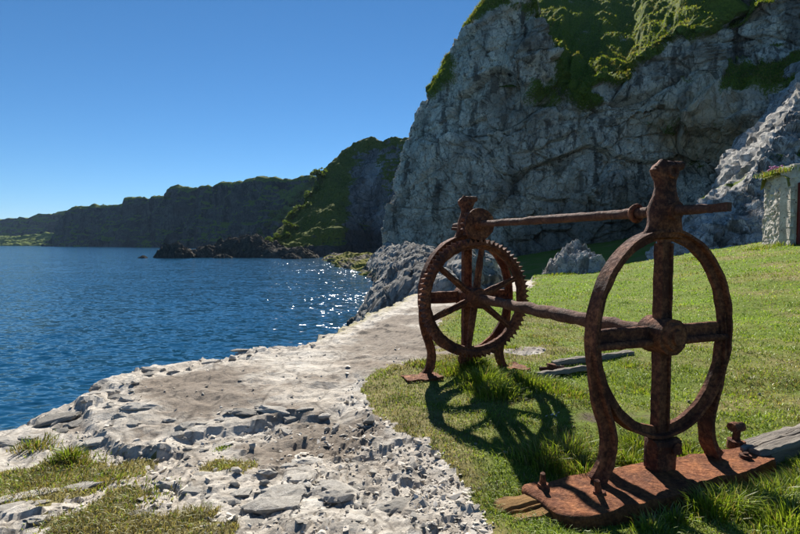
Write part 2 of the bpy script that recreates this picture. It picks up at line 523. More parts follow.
def poly_sd(X, Y, poly):
    """signed distance to a plan polygon, positive inside"""
    X = np.asarray(X, np.float32); Y = np.asarray(Y, np.float32)
    d = np.full(X.shape, 1e9, np.float32); ins = np.zeros(X.shape, bool)
    n = len(poly)
    for i in range(n):
        ax, ay = poly[i]; bx, by = poly[(i + 1) % n]
        ex, ey = bx - ax, by - ay
        t = np.clip(((X - ax) * ex + (Y - ay) * ey) / (ex * ex + ey * ey + 1e-12), 0, 1)
        d = np.minimum(d, (X - ax - t * ex) ** 2 + (Y - ay - t * ey) ** 2)
        if abs(by - ay) > 1e-9:
            c = ((ay > Y) != (by > Y)) & (X < (bx - ax) * (Y - ay) / (by - ay) + ax)
            ins ^= c
    d = np.sqrt(d)
    return np.where(ins, d, -d)

sea_edge = plan([(0, 422), (40, 408), (84, 402), (90, 386), (130, 374), (190, 362), (240, 352), (300, 341), (338, 329)])
LAND = np.vstack([[(-9, 1.2), (-4.6, 2.55)], sea_edge, [(-0.55, 8.6), (0.3, 12), (2.5, 20), (2.5, 75), (70, 75), (70, -6), (-9, -6)]])
LAWN = np.vstack([plan([(508, 600), (496, 540), (476, 503), (440, 462), (410, 434), (386, 411), (364, 388), (374, 379), (398, 371), (425, 360), (438, 350), (436, 332), (440, 314), (498, 294)]),
                  [(3.6, 14.5), (4.8, 19.0), (7.0, 28.0), (10.0, 60.0), (34, 60.0), (34, 24), (22, -4), (0.6, -4)]])
STRIP_A, STRIP_B = np.array(G(430, 356)), np.array(G(534, 351))
DRY = [plan([(-60, 470), (0, 455), (30, 452), (60, 441), (95, 444), (112, 448), (128, 433), (162, 425), (166, 436), (150, 452), (128, 466), (98, 480), (68, 490), (38, 500), (15, 503), (-60, 500)]),
       plan([(40, 545), (58, 516), (98, 496), (128, 472), (158, 480), (150, 500), (205, 505), (262, 545), (180, 600), (20, 600)]),
       plan([(205, 462), (222, 452), (248, 455), (240, 466), (215, 470)])]
UPPER = np.vstack([plan([(60, 375), (92, 425), (120, 440), (160, 440), (188, 428), (240, 422), (290, 414), (320, 414), (352, 400), (364, 385)]),
                   [(0.6, 5.4), (3, 6), (4, 15), (-4, 15), (-5, 5)]])
PLATE = (1.36, 2.75)
WROT = math.atan2(0.349, 0.937)

def n2(X, Y, s, octv=3, seed=0):
    p = np.stack([np.asarray(X) * s, np.asarray(Y) * s, np.full(np.shape(X), 0.37)], -1)
    return fbm(p, octv, seed)

def lawn_sd(X, Y):
    s = poly_sd(X, Y, LAWN)
    jit = 0.14 * n2(X, Y, 2.2, 3, 3) + 0.05 * n2(X, Y, 9.0, 2, 5)
    s = s + jit
    ab = STRIP_B - STRIP_A
    t = np.clip(((X - STRIP_A[0]) * ab[0] + (Y - STRIP_A[1]) * ab[1]) / (ab @ ab), 0, 1)
    ds = np.hypot(X - STRIP_A[0] - t * ab[0], Y - STRIP_A[1] - t * ab[1]) - 0.16 - jit
    return np.minimum(s, ds)

def dry_sd(X, Y):
    s = np.full(np.shape(X), -9.0, np.float32)
    for p in DRY:
        s = np.maximum(s, poly_sd(X, Y, p))
    return np.minimum(s + 0.13 * n2(X, Y, 4.0, 3, 8) - 0.02, -poly_sd(X, Y, UPPER) - 0.06)

def ground_z(X, Y):
    """smooth terrain height"""
    z = 0.165 * np.log1p(np.exp(np.clip((X - 5.4) / 0.8, -30, 30))) * 0.8
    z = np.where(Y < 12, z * sstep(2, 12, Y), z)
    far = sstep(18.5, 26, Y) * sstep(2, 5, X)
    z = z - far * 1.5
    z = z + 0.05 * n2(X, Y, 0.35, 2, 21) + 0.03 * n2(X, Y, 1.3, 3, 22)
    # ground dips by the base plate, mound under the wheel
    dx, dy = X - PLATE[0], Y - PLATE[1]
    lx = dx * 0.949 + dy * 0.316; ly = -dx * 0.316 + dy * 0.949
    z = z - 0.10 * np.exp(-(lx / 1.2) ** 2 - ((ly + 0.1) / 0.45) ** 2)
    mx, my = X - 0.78, Y - 4.62
    z = z + 0.05 * np.exp(-(mx / 0.35) ** 2 - (my / 0.3) ** 2)
    return z

# ------------------------------------------------------------------ the ground sheet
nA, nR = 660, 470
u = np.linspace(-1, 1, nA)
ang = math.radians(80) * (0.62 * u + 0.38 * u ** 3)
r = 2.35 * (80 / 2.35) ** np.linspace(0, 1, nR)
O = np.array([0.1, -1.5])
X = O[0] + r[:, None] * np.sin(ang)[None, :]
Y = O[1] + r[:, None] * np.cos(ang)[None, :]
Z = ground_z(X, Y)
ls, dsd = lawn_sd(X, Y), dry_sd(X, Y)
land = poly_sd(X, Y, LAND) + 0.10 * n2(X, Y, 1.7, 3, 41) + 0.05 * n2(X, Y, 7, 2, 42)
up = poly_sd(X, Y, UPPER) + 0.06 * n2(X, Y, 3.0, 3, 51)
upper = sstep(-0.03, 0.05, up)
rockness = 1 - sstep(-0.05, 0.05, np.maximum(ls, dsd))
p3 = np.stack([X, Y, Z], -1)
near = 1 - sstep(9, 16, r)[:, None]
rub = (1 - upper) * rockness * near
f1, f2, cid = worley(np.stack([X * 5.2, Y * 5.2, Z * 0], -1) + 0.5 * np.stack([n2(X, Y, 4, 2, 61), n2(X, Y, 4, 2, 62), X * 0], -1), 63, flat=True)
g1, g2, gid = worley(np.stack([X * 15, Y * 15, Z * 0], -1) + 0.4 * np.stack([n2(X, Y, 11, 2, 64), n2(X, Y, 11, 2, 65), X * 0], -1), 66, flat=True)
FA, FB, FC = facets(X, Y, 3.1, 1201, 0.5), facets(X, Y, 8.0, 1211, 0.5), facets(X, Y, 19.0, 1221, 0.4)
lip = np.exp(-(np.maximum(land, 0) / 0.35) ** 2)                       # broken lip above the sea
edgeb = np.clip((f2 - f1) * 4, 0, 1)
blocks = (cid - 0.35) * edgeb
chips = (gid - 0.4) * np.clip((g2 - g1) * 3.5, 0, 1)
amp_b = 0.045 * rub + 0.055 * lip * near * rockness
amp_c = 0.013 * rub + 0.024 * lip * near + 0.006 * upper * rockness
rk = rub + 0.9 * lip * near * rockness + 0.22 * upper * rockness * near
rk = np.clip(rk, 0, 1.1) * np.clip(0.75 + 0.9 * n2(X, Y, 1.6, 2, 1231), 0.25, 1.2)
Zr = Z + rk * (0.027 * FA + 0.016 * FB + 0.004 * FC) + 0.35 * amp_c * chips
sl = X * 0.62 + Y * 0.78                                              # flaky bedding, shallow ledges on the platform
lay = fbm(np.stack([X * 1.2, Y * 3.0, X * 0], -1), 4, 71)
Zr = Zr + upper * rockness * near * (0.012 * np.floor(lay * 7) / 3 + 0.010 * n2(X, Y, 9, 3, 72))
Zr = Zr - 0.055 * (1 - upper) * sstep(0.0, 0.5, -ls) * near * (1 - sstep(3.2, 1.8, Y))
Zr = Zr + 0.012 * n2(X, Y, 6, 3, 73)
drop = np.clip(-land, 0, None)
Zr = Zr - np.clip(drop * 4.5, 0, 3.0) * (1 + 0.25 * n2(X, Y, 2.5, 3, 75))
far_rock = sstep(14, 30, r)[:, None] * rockness
Zr = Zr + far_rock * (0.5 * n2(X, Y, 0.35, 4, 77) - 0.4)
# attributes
dirt = upper * (0.66 + 0.7 * n2(X, Y, 0.9, 3, 81)) * sstep(0.12, 0.55, land) + (1 - upper) * (0.20 + 0.45 * n2(X, Y, 2.1, 3, 82)) * sstep(0.1, 0.4, land)
# worn mud hollow below the step
hx, hy = G(335, 432)
dirt = dirt + 0.75 * np.exp(-((X - hx) / 0.42) ** 2 - ((Y - hy) / 0.5) ** 2)
lich = 0.8 * sstep(0.25, 0.0, land) * sstep(6.0, 7.5, Y)
attr_rock = np.stack([np.clip(dirt, 0, 1), rub, lich], -1)
ex, ey = G(650, 415)
fx, fy = G(592, 418)
dryv = 0.42 + 0.55 * n2(X, Y, 0.8, 3, 91) + 0.5 * sstep(0.35, -0.05, ls) + 0.6 * (dsd > 0) - 0.35 * sstep(6, 10, Y) + 0.25 * sstep(4.5, 8, X)
earth = 0.55 * np.exp(-((X - ex) / 0.28) ** 2 - ((Y - ey) / 0.22) ** 2) + 0.8 * np.exp(-((X - fx) / 0.25) ** 2 - ((Y - fy) / 0.14) ** 2)
attr_soil = np.stack([np.clip(dryv, 0, 1), np.clip(earth, 0, 1), X * 0], -1)
verts = np.stack([X, Y, Zr], -1).reshape(-1, 3)
faces = grid_faces(nR, nA)
isg = (np.maximum(ls, dsd) > 0).ravel()
fg = isg[faces].sum(1) >= 2

def sub_mesh(name, verts, faces, attrs, smooth=True):
    used = np.unique(faces)
    idx = np.full(len(verts), -1, np.int64); idx[used] = np.arange(len(used))
    return np_mesh(name, verts[used], idx[faces], smooth, {k: a.reshape(len(verts), -1)[used] for k, a in attrs.items()})

ground = link("ground", sub_mesh("ground", verts, faces[fg], {"mask": attr_soil}), MAT['soil'])
tag(ground, "rough grassy ground around the rusty winch", kind="structure")
platform = link("rock_platform", sub_mesh("rock_platform", verts, faces[~fg], {"mask": attr_rock}, False), MAT['platform'])
tag(platform, "pale worn limestone platform dropping to the sea", kind="structure")

# ------------------------------------------------------------------ cliffs and hills
def surface(name, pts, disp, attrs, mat, kind="structure", label=None, smooth=False):
    nv, nu = pts.shape[:2]
    n = grid_normals(pts)
    v = pts + n * disp[..., None]
    o = link(name, np_mesh(name, v.reshape(-1, 3), grid_faces(nv, nu), smooth, {"mask": attrs.reshape(-1, 3)}), mat)
    tag(o, label, kind=kind)
    return o

def brow_line(px):
    """photo row of the rock face's upper edge"""
    return np.interp(px, [300, 528, 545, 566, 600, 640, 700, 740, 770, 1100], [-40, -40, 30, 99, 84, 66, 31, 8, -40, -40]) + np.where((px > 540) & (px < 745), 4 * np.sin(px / 6.1) + 5 * np.sin(px / 13.7), 0)
CLIFF_TURF = []
def build_cliff():
    nu, nv = 560, 380
    uu = np.linspace(-0.10, 1.0, nu)
    py = np.interp(np.linspace(0, 1, nv), [0, 0.05, 0.93, 1.0], [345, 305, -45, -120])
    edge = np.interp(py, [-120, -60, -30, 10, 50, 90, 130, 170, 210, 250, 290, 345],
                     [548, 520, 505, 482, 456, 431, 412, 400, 391, 384, 378, 370])
    w = np.sqrt(uu ** 2 + 0.0006) - 0.024
    PX = edge[:, None] + (1000 - edge[:, None]) * w[None, :]
    PYg = np.repeat(py[:, None], nu, 1)
    t = (PX - 380) / 600.0
    D = 69 - 27 * np.clip(t, -0.1, 1.1) + 3.0 * np.sin(PX / 47.0)
    wrap = (np.sqrt(uu ** 2 + 0.0006) - uu) * 0.5
    D = D + 170 * wrap[None, :]
    # lean of the face
    D = D + 0.020 * (260 - PYg) * sstep(520, 400, PX) + 0.006 * (260 - PYg)
    # turf slope above the rock face
    yl = brow_line(PX)
    cap = np.maximum(yl, -16)
    above = np.clip(cap - PYg, 0, None)
    D = D + 3.0 * np.exp(-((PX - 560) / 22.0) ** 2) * sstep(150, 60, PYg)
    # hollow under the brow, brow itself
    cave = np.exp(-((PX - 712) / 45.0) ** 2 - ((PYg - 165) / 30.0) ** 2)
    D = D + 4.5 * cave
    brow = np.exp(-((PX - 690) / 75.0) ** 2 - ((PYg - 108) / 16.0) ** 2)
    D = D - 1.8 * brow
    # grassy ledge right
    led = sstep(705, 730, PX)
    D = D + 6.0 * led * sstep(112 - 0.12 * (PX - 720), 72 - 0.3 * (PX - 720), PYg)
    pts = P(PX, np.maximum(PYg, cap), D)
    pts[..., 1] += above * 0.8            # level top beyond the brow
    pts = blur(pts, 2)
    damp = (0.25 + 0.75 * sstep(-0.01, 0.12, uu))[None, :]
    bigf = fbm(pts * np.array([0.075, 0.075, 0.05]), 3, 101) * 2.2 * damp
    butt = ridged(pts * np.array([0.20, 0.20, 0.09]) + 0.25 * pts[..., 2:3] * np.array([0.1, 0, 0]), 3, 111) * 0.6 * damp
    zone = np.clip(sstep(-14, 4, cap - PYg), 0, 1) * sstep(742, 725, PX)
    zone = np.maximum(zone, 0.9 * np.exp(-((PX - (566 - 0.25 * (PYg - 60))) / 22.0) ** 2) * sstep(125, 80, PYg))
    rim = sstep(26, 5, PX - edge[:, None]) * sstep(165, 90, PYg) * (0.75 + 0.5 * np.sin(PYg / 9.0))
    rim = np.maximum(rim, 0.9 * sstep(95, 40, PYg) * sstep(60, 20, np.abs(PX - (500 - 0.1 * PYg)) ) * 0)
    ledge_g = led * np.exp(-((PYg - (92 - 0.15 * (PX - 760))) / 13.0) ** 2)
    base = pts + grid_normals(pts) * (bigf + butt)[..., None]
    nz = grid_normals(blur(base, 3))[..., 2]
    g = 0.85 * zone + 0.75 * ledge_g + 0.85 * rim + 0.9 * (np.abs(nz) - 0.50)
    g = g + 0.42 * fbm(pts * 0.22, 4, 131)
    # bare pinnacles on the left shoulder
    bare = np.exp(-((PX - 512) / 20.0) ** 2 - ((PYg - 62) / 45.0) ** 2) + np.exp(-((PX - 478) / 16.0) ** 2 - ((PYg - 80) / 30.0) ** 2)
    g = g - 0.9 * bare
    for (qx, qy, sx, sy) in ((475, 172, 22, 8), (440, 205, 8, 18), (455, 90, 30, 8), (500, 120, 40, 10), (590, 100, 20, 8), (520, 4, 34, 10), (500, -4, 22, 12), (535, 45, 10, 40), (528, 88, 14, 16), (486, 100, 26, 7), (452, 78, 18, 6)):
        g = g + 0.55 * np.exp(-((PX - qx) / sx) ** 2 - ((PYg - qy) / sy) ** 2)
    g = np.clip(g, 0, 1)
    gm = sstep(0.35, 0.6, g)
    dip = np.stack([base[..., 0] + 0.45 * base[..., 2], base[..., 1], base[..., 2] * 1.5 - 0.6 * base[..., 0]], -1)
    arc = base[..., 0] * 0.8 - base[..., 1] * 0.55
    da, db = arc + 0.55 * base[..., 2], base[..., 2] * 1.25 - 0.35 * arc
    r0 = facets(da, db, 0.115, 1301, 0.35, 0.30, 0.06) * 1.6 * damp
    r1 = r0 + facets(da, db, 0.30, 1311, 0.4, 0.45, 0.07) * 0.70 * (0.4 + 0.6 * damp)
    r2 = facets(da, db, 0.85, 1321, 0.6) * 0.24
    r3 = facets(da, db, 2.2, 1331, 0.5) * 0.08 + fbm(base * 2.4, 2, 161) * 0.06
    streak = ridged(base * np.array([0.8, 0.8, 0.16]), 3, 171) * 0.28 * sstep(120, 170, PYg)
    # turf: rounded hummocks and terraces running down the slope
    al = np.stack([base[..., 0] * 0.35 + base[..., 2] * 0.30, base[..., 0] * 0.9 - base[..., 2] * 1.0, base[..., 1] * 0.35], -1)
    turf = damp * ridged(al * np.array([0.35, 0.75, 0.5]), 3, 181, 0.55) * 0.75 + fbm(base * 1.3, 3, 186) * 0.28
    disp = bigf + butt + (r1 + r2 + r3 + streak) * (1 - 0.75 * gm) + turf * gm
    warm = np.clip(1.3 * np.exp(-((PX - 690) / 70.0) ** 2 - ((PYg - 132) / 26.0) ** 2) + 0.5 * fbm(pts * 0.12, 3, 191), 0, 1)
    shade_stain = np.clip(0.75 * np.exp(-((PX - 590) / 70.0) ** 2 - ((PYg - 235) / 35.0) ** 2) + 0.7 * cave * sstep(150, 200, PYg) + 1.1 * np.clip(fbm(pts * np.array([.26, .26, .07]), 4, 195) - 0.05, 0, 1) + 0.5 * np.clip(fbm(pts * np.array([.09, .09, .07]), 3, 197), 0, 1) * sstep(480, 560, PX), 0, 1)  # dark rock stains, plus shade of the hollow and cliff base painted into the colour
    for (qx, qy, sx, sy, tilt, am) in ((565, 238, 80, 38, 0, 1.0), (640, 215, 40, 40, 0, .45), (478, 140, 8, 60, -.5, .55), (448, 190, 6, 50, -.4, .45), (520, 160, 9, 60, .1, .4), (600, 170, 10, 50, .15, .45), (735, 190, 16, 30, .4, .8), (668, 125, 70, 6, 0, .4), (730, 55, 60, 14, .2, .4), (425, 150, 6, 50, -.3, .3)):  # shade in creases, recesses and under the brow, painted as darker colour
        shade_stain = np.maximum(shade_stain, am * np.exp(-((PX - qx - tilt * (PYg - qy)) / sx) ** 2 - ((PYg - qy) / sy) ** 2))
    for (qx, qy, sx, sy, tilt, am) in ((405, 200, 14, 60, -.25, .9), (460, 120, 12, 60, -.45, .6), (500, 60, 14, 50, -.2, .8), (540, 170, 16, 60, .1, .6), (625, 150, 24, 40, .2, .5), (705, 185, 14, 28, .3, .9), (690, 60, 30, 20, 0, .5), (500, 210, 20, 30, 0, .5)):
        shade_stain = shade_stain * (1 - am * np.exp(-((PX - qx - tilt * (PYg - qy)) / sx) ** 2 - ((PYg - qy) / sy) ** 2))
    n = grid_normals(pts)
    sgn = np.sign((n * (np.array([0, 0, 1.2]) - pts)).sum(-1).mean())
    # long grass on the turf
    vv = pts + n * (disp * sgn)[..., None]
    wgt = (gm * (above < 6) * (np.abs(grid_normals(blur(vv, 2))[..., 2]) > 0.25) * (uu > -0.02)[None, :] * (PX < 860)).ravel()
    wgt = wgt / wgt.sum()
    ii = RNG.choice(len(wgt), 30000, p=wgt)
    q = vv.reshape(-1, 3)[ii] + RNG.normal(0, 0.10, (30000, 3)) * np.array([1, 1, 0])
    down = np.arctan2((n[..., 1] * sgn).ravel()[ii], (n[..., 0] * sgn).ravel()[ii]) + RNG.normal(0, 0.6, 30000)
    CLIFF_TURF.append((q, down))
    surface("cliff", pts, disp * sgn, np.stack([g, warm, shade_stain], -1), MAT['cliff'], label="tall shaded grey rock cliff with turf on its upper slopes")
build_cliff()

def build_turf():
    """grassy slope lying back above the rock face"""
    nu, nv = 260, 230
    xs = np.linspace(498, 765, nu)
    y0 = np.maximum(brow_line(np.maximum(xs, 560)), -10)
    t = (xs - 380) / 600.0
    D0 = 69 - 27 * t + 3.0 * np.sin(xs / 47.0) + 0.006 * (260 - y0) + 2.5
    z0 = P(xs, y0, D0)[:, 2] - 1.2
    k = 0.645 + 0.03 * np.sin(xs / 21.0)
    q = np.linspace(0, 1, nv)[:, None] ** 1.6
    D = D0 + q * 95
    Z_ = z0 + k * (D - D0) * (1 - 0.0005 * (D - D0))
    pts = np.stack([(xs[None, :] - 400) / F * D, D, Z_], -1)
    al = np.stack([pts[..., 0] * 0.5 + pts[..., 1] * 0.30, pts[..., 0] * 0.9 - pts[..., 1] * 0.55, pts[..., 2] * 0.2], -1)
    turf = ridged(al * np.array([0.10, 0.42, 0.4]), 4, 183, 0.55) * 0.85 + fbm(pts * 0.12, 3, 187) * 1.6 + fbm(pts * 0.9, 3, 188) * 0.22
    pts[..., 2] += turf * sstep(0, 0.03, q)
    g = np.clip(0.85 + 0.5 * fbm(pts * 0.25, 3, 189), 0, 1)
    o = link("turf_slope", np_mesh("turf_slope", pts.reshape(-1, 3), grid_faces(nv, nu), True, {"mask": np.stack([g, 0 * g, 0 * g], -1).reshape(-1, 3)}), MAT['cliff'])
    tag(o, "sunlit green turf slope above the grey rock face", kind="structure")
    vis = (pts[..., 1] < 150) & (xs > 535)[None, :]
    wgt = (vis * (1.0 / pts[..., 1] ** 0.5)).ravel(); wgt = wgt / wgt.sum()
    n = 55000
    ii = RNG.choice(len(wgt), n, p=wgt)
    q_ = pts.reshape(-1, 3)[ii] + RNG.normal(0, 0.12, (n, 3)) * np.array([1, 1, 0])
    CLIFF_TURF.append((q_, np.full(n, -math.pi / 2) + RNG.normal(0, 0.7, n)))
build_turf()

def hill(name, px, top, base_py, dep, run, mat, label, nu=260, nv=110, amp=1.0, seed=0, power=1.0, plateau=60, grass=None, warm=None, dark=None, foot=3.0):
    """land rising from a shore line: silhouette, shore and distance given along photo columns"""
    xs = np.linspace(px[0], px[-1], nu)
    tp = np.interp(xs, px, top); bp = np.interp(xs, px, base_py); d0 = np.interp(xs, px, dep); rn = np.interp(xs, px, run)
    v = np.linspace(-0.06, 1.12, nv)[:, None]
    vc = np.clip(v, 0, 1)
    PX = np.repeat(xs[None, :], nv, 0)
    PY = bp + (tp - bp) * vc
    D = d0 + rn * vc ** power
    pts = P(PX, PY, D)
    pts[..., 2] -= np.clip(-v, 0, None) / 0.06 * foot
    back = np.clip(v - 1, 0, None) / 0.12
    pts[..., 1] += back * plateau
    pts[..., 2] -= back * 0.05 * plateau
    s = amp
    disp = fbm(pts / (14 * s), 3, seed) * 2.2 * s + ridged(pts / (11 * s), 3, seed + 7) * 0.7 * s + fbm(pts / np.array([26 * s, 26 * s, 3.2 * s]), 3, seed + 17) * 1.1 * s + rock_disp(pts, 2.4 * s, seed + 9) * 0.5 * s
    disp = disp * sstep(1.15, 0.93, v) * sstep(-0.05, 0.08, v) + 0.35 * s * fbm(pts / (2 * s), 2, seed + 5)
    n = grid_normals(blur(pts, 2))
    sgn = np.sign((n * (np.array([0, 0, 1.2]) - pts)).sum(-1).mean())
    n3 = grid_normals(pts + n * (disp * sgn)[..., None]) * sgn
    g = grass(PX, PY, vc, n3, pts) if grass else 0 * PX
    w = warm(PX, PY, vc, n3, pts) if warm else 0 * PX
    dk = dark(PX, PY, vc, n3, pts) if dark else 0 * PX
    return surface(name, pts, disp * sgn, np.clip(np.stack(np.broadcast_arrays(g, w, dk), -1), 0, 1), mat, label=label)

# far coast, two ranges
hill("far_coast", [-160, -60, 0, 30, 45, 70, 95, 125, 150, 190, 260], [224, 221, 219.5, 217, 214.5, 213.5, 211, 206, 204, 203, 205],
     [245.6] * 11, [1000, 960, 930, 900, 880, 840, 800, 760, 720, 700, 690], [60, 60, 50, 40, 40, 30, 30, 30, 30, 30, 30], MAT['coast'],
     "far grassy sea cliffs along the left horizon", 200, 50, 3.2, 201, 0.8, 200,
     grass=lambda px, py, v, n, p: 0.35 + 1.0 * (n[..., 2] - 0.45) + 0.4 * fbm(p / 40, 3, 5))
hill("coastal_slope", [-120, -40, 0, 22, 45, 56, 62], [240, 238, 236, 237, 233, 233, 243], [245.9] * 7, [860, 830, 800, 780, 760, 745, 740], [60, 60, 70, 60, 60, 50, 20], MAT['coast'],
     "sunlit green field at the foot of the far cliffs", 90, 30, 1.2, 221, 1.0, 30,
     grass=lambda px, py, v, n, p: 0.9 + 0 * px, warm=lambda px, py, v, n, p: 0.5 + 0 * px)
hill("near_coast", [42, 52, 58, 64, 70, 80, 95, 125, 126, 140, 165, 168, 180, 200, 225, 250, 270, 300, 315, 340, 380, 430],
     [246, 238, 226, 215, 209, 207, 206, 205, 199, 198.5, 197, 191, 189, 187, 184, 181.5, 181.5, 180.5, 178, 176, 172, 168],
     [246.6, 246.6, 246.7, 246.8, 246.9, 247, 247.2, 247.5, 247.5, 247.7, 248, 248, 248.3, 248.7, 249, 249.5, 249.7, 250, 250, 250, 250, 250],
     [640, 630, 620, 610, 600, 590, 570, 540, 540, 520, 480, 476, 460, 430, 400, 370, 350, 330, 320, 310, 300, 290],
     [10, 20, 30, 38, 42, 45, 45, 45, 45, 45, 45, 45, 45, 42, 40, 40, 45, 55, 60, 60, 60, 60], MAT['coast'],
     "long dark sea cliff range behind the bay", 420, 110, 2.2, 241, 0.8, 120,
     grass=lambda px, py, v, n, p: 0.25 + 1.1 * (n[..., 2] - 0.5) + 0.5 * fbm(p / 22, 3, 7) + 0.4 * sstep(0.9, 1.0, v) + 0.5 * sstep(235, 300, px) * sstep(0.25, 0.6, v),
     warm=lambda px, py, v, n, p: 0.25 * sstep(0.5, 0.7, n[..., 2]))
# dark headland with turf on its seaward slope
hill("headland", [243, 252, 262, 272, 285, 300, 312, 325, 338, 350, 360, 372, 390, 410, 440, 470],
     [255, 250, 246, 240, 224, 205, 191, 172, 158, 147, 141, 138.5, 138, 139, 141, 142],
     [257, 257, 257, 257, 257, 257, 257, 257, 257, 256.5, 256, 256, 255, 255, 255, 255],
     [128, 129, 130, 131, 132, 132, 132, 133, 134, 138, 142, 146, 140, 132, 126, 120],
     [3, 6, 9, 12, 22, 34, 42, 48, 46, 42, 36, 30, 28, 28, 28, 28], MAT['headland'],
     "dark headland with green turf slope beyond the pale cliff", 330, 220, 0.8, 261, 1.25, 60,
     grass=lambda px, py, v, n, p: 1.0 * sstep(356, 334, px) * sstep(0.10, 0.2, v) + 0.55 * sstep(0.30, 0.62, v - 0.0016 * (px - 300)) + 0.8 * (n[..., 2] - 0.5) + 0.5 * fbm(p / 7, 4, 9) + 0.5 * sstep(0.85, 1.0, v) - 0.7 * np.exp(-((px - 372) / 10) ** 2 - ((py - 178) / 22) ** 2),
     warm=lambda px, py, v, n, p: 0.75 * np.exp(-((px - 372 + 0.5 * (py - 178)) / 7) ** 2 - ((py - 175) / 24) ** 2) + 0.5 * np.exp(-((px - 384) / 6) ** 2 - ((py - 225) / 25) ** 2),
     dark=lambda px, py, v, n, p: 0.6 * sstep(0.4, 0.15, v) + 0 * px)

def rock_patch(name, pts, sizes, amps, seed, mat, label, cat=None, kind=None, g=None, w=None, dk=None, smooth=False):
    disp = 0
    for k, (s, a) in enumerate(zip(sizes, amps)):
        disp = disp + rock_disp(pts, s, seed + 20 * k) * a
    for sc_, am_ in zip((0.55 / sizes[0], 0.6 / sizes[1]), (amps[0] * 1.1, amps[1] * 1.0)):
        disp = disp * 0.6 + facets(pts[..., 0] + 0.4 * pts[..., 2], pts[..., 1] * 0.6 + pts[..., 2] * 0.9, sc_, seed + 77, 0.5) * am_
    n = grid_normals(blur(pts, 2))
    sgn = np.sign(n[..., 2].mean())
    z = 0 * pts[..., 0]
    at = np.clip(np.stack([z if g is None else g, z if w is None else w, z if dk is None else dk], -1), 0, 1)
    nv, nu = pts.shape[:2]
    o = link(name, np_mesh(name, (pts + n * (disp * sgn)[..., None]).reshape(-1, 3), grid_faces(nv, nu), smooth, {"mask": at.reshape(-1, 3)}), mat)
    return tag(o, label, cat, kind=kind)

# rock slope at the foot of the cliff, beside the water
def build_foot():
    nu, nv = 230, 330
    Yv = 8.15 * (72 / 8.15) ** np.linspace(0, 1, nv)
    Xl = np.interp(Yv, [8, 9, 11, 14, 24, 40, 55, 75], [-1.1, -1.15, -1.35, -1.75, -2.35, -2.0, -3.2, -5.5])
    s = np.linspace(0, 1, nu) ** 1.25
    W = np.interp(Yv, [8, 13, 20, 40, 75], [2.4, 4.4, 7.5, 14, 26])
    off = s[None, :] * W[:, None]
    Xg = Xl[:, None] + off
    Yg = np.repeat(Yv[:, None], nu, 1)
    zz = np.interp(off, [0, 0.35, 1.1, 2.2, 3.2, 4.2, 5.5, 9, 30], [-2.8, -1.9, -0.75, 0.15, 0.95, 0.7, -0.2, -0.8, 0.5])
    nearf = sstep(8.2, 13, Yg)
    zz = zz * (0.35 + 0.65 * nearf) - 0.42 * (1 - nearf) * (off > 0.0)
    lawn_cut = sstep(-1.2, 0.6, poly_sd(Xg, Yg, LAWN))
    zz = zz - lawn_cut * 1.8
    pts = np.stack([Xg, Yg, zz], -1)
    big = fbm(pts / 4.0, 3, 301) * 0.6 * nearf + fbm(pts / 1.4, 3, 305) * 0.16
    pts[..., 2] += big * sstep(0, 0.8, off)
    lich = 0.9 * sstep(0.9, 0.2, off) * sstep(11, 8.5, Yg) + 0.6 * sstep(0.7, 0.3, off) * (fbm(pts / 1.5, 3, 309) > 0.1)
    wet = sstep(-1.6, -2.1, pts[..., 2])
    rock_patch("rock_slope", pts, (1.3, 0.45, 0.16), (0.24, 0.12, 0.05), 311, MAT['foot'], "broken grey rocks between the sea and the cliff foot", kind="structure", w=lich, dk=wet)
build_foot()

# spur of broken rock on the right
def build_spur():
    nu, nv = 250, 230
    xs = np.linspace(628, 930, nu)
    tp = np.interp(xs, [628, 650, 680, 695, 706, 722, 740, 755, 770, 785, 800, 840, 930], [272, 262, 255, 246, 233, 214, 190, 166, 146, 120, 95, 30, -70])
    v = np.linspace(0, 1.1, nv)[:, None]
    bp = np.interp(xs, [628, 700, 930], [275, 262, 262])
    d0 = np.interp(xs, [628, 700, 760, 800, 930], [26, 24.5, 23.0, 22.5, 22])
    hgt = (bp - tp)
    vc = np.clip(v, 0, 1)
    PX = np.repeat(xs[None, :], nv, 0)
    PY = bp - hgt * vc
    D = d0 + hgt * vc * 0.105 + 0.3
    pts = P(PX, PY, D)
    pts[..., 1] += np.clip(v - 1, 0, None) * 60
    pts[..., 2] -= np.clip(v - 1, 0, None) * 14
    pts = pts + grid_normals(pts) * (fbm(pts / 2.6, 3, 331) * 0.55)[..., None] * np.sign(grid_normals(pts)[..., 2].mean())
    g = 0.7 * np.exp(-((PY - (150 + 0.35 * (800 - PX))) / 4.0) ** 2) * (fbm(pts / 1.5, 3, 337) > -0.1)
    rock_patch("rock_spur", pts, (1.6, 0.6, 0.24), (0.40, 0.26, 0.13), 341, MAT['spur'], "jagged sunlit rock spur rising behind the hut", kind="structure", g=g, smooth=False)
build_spur()

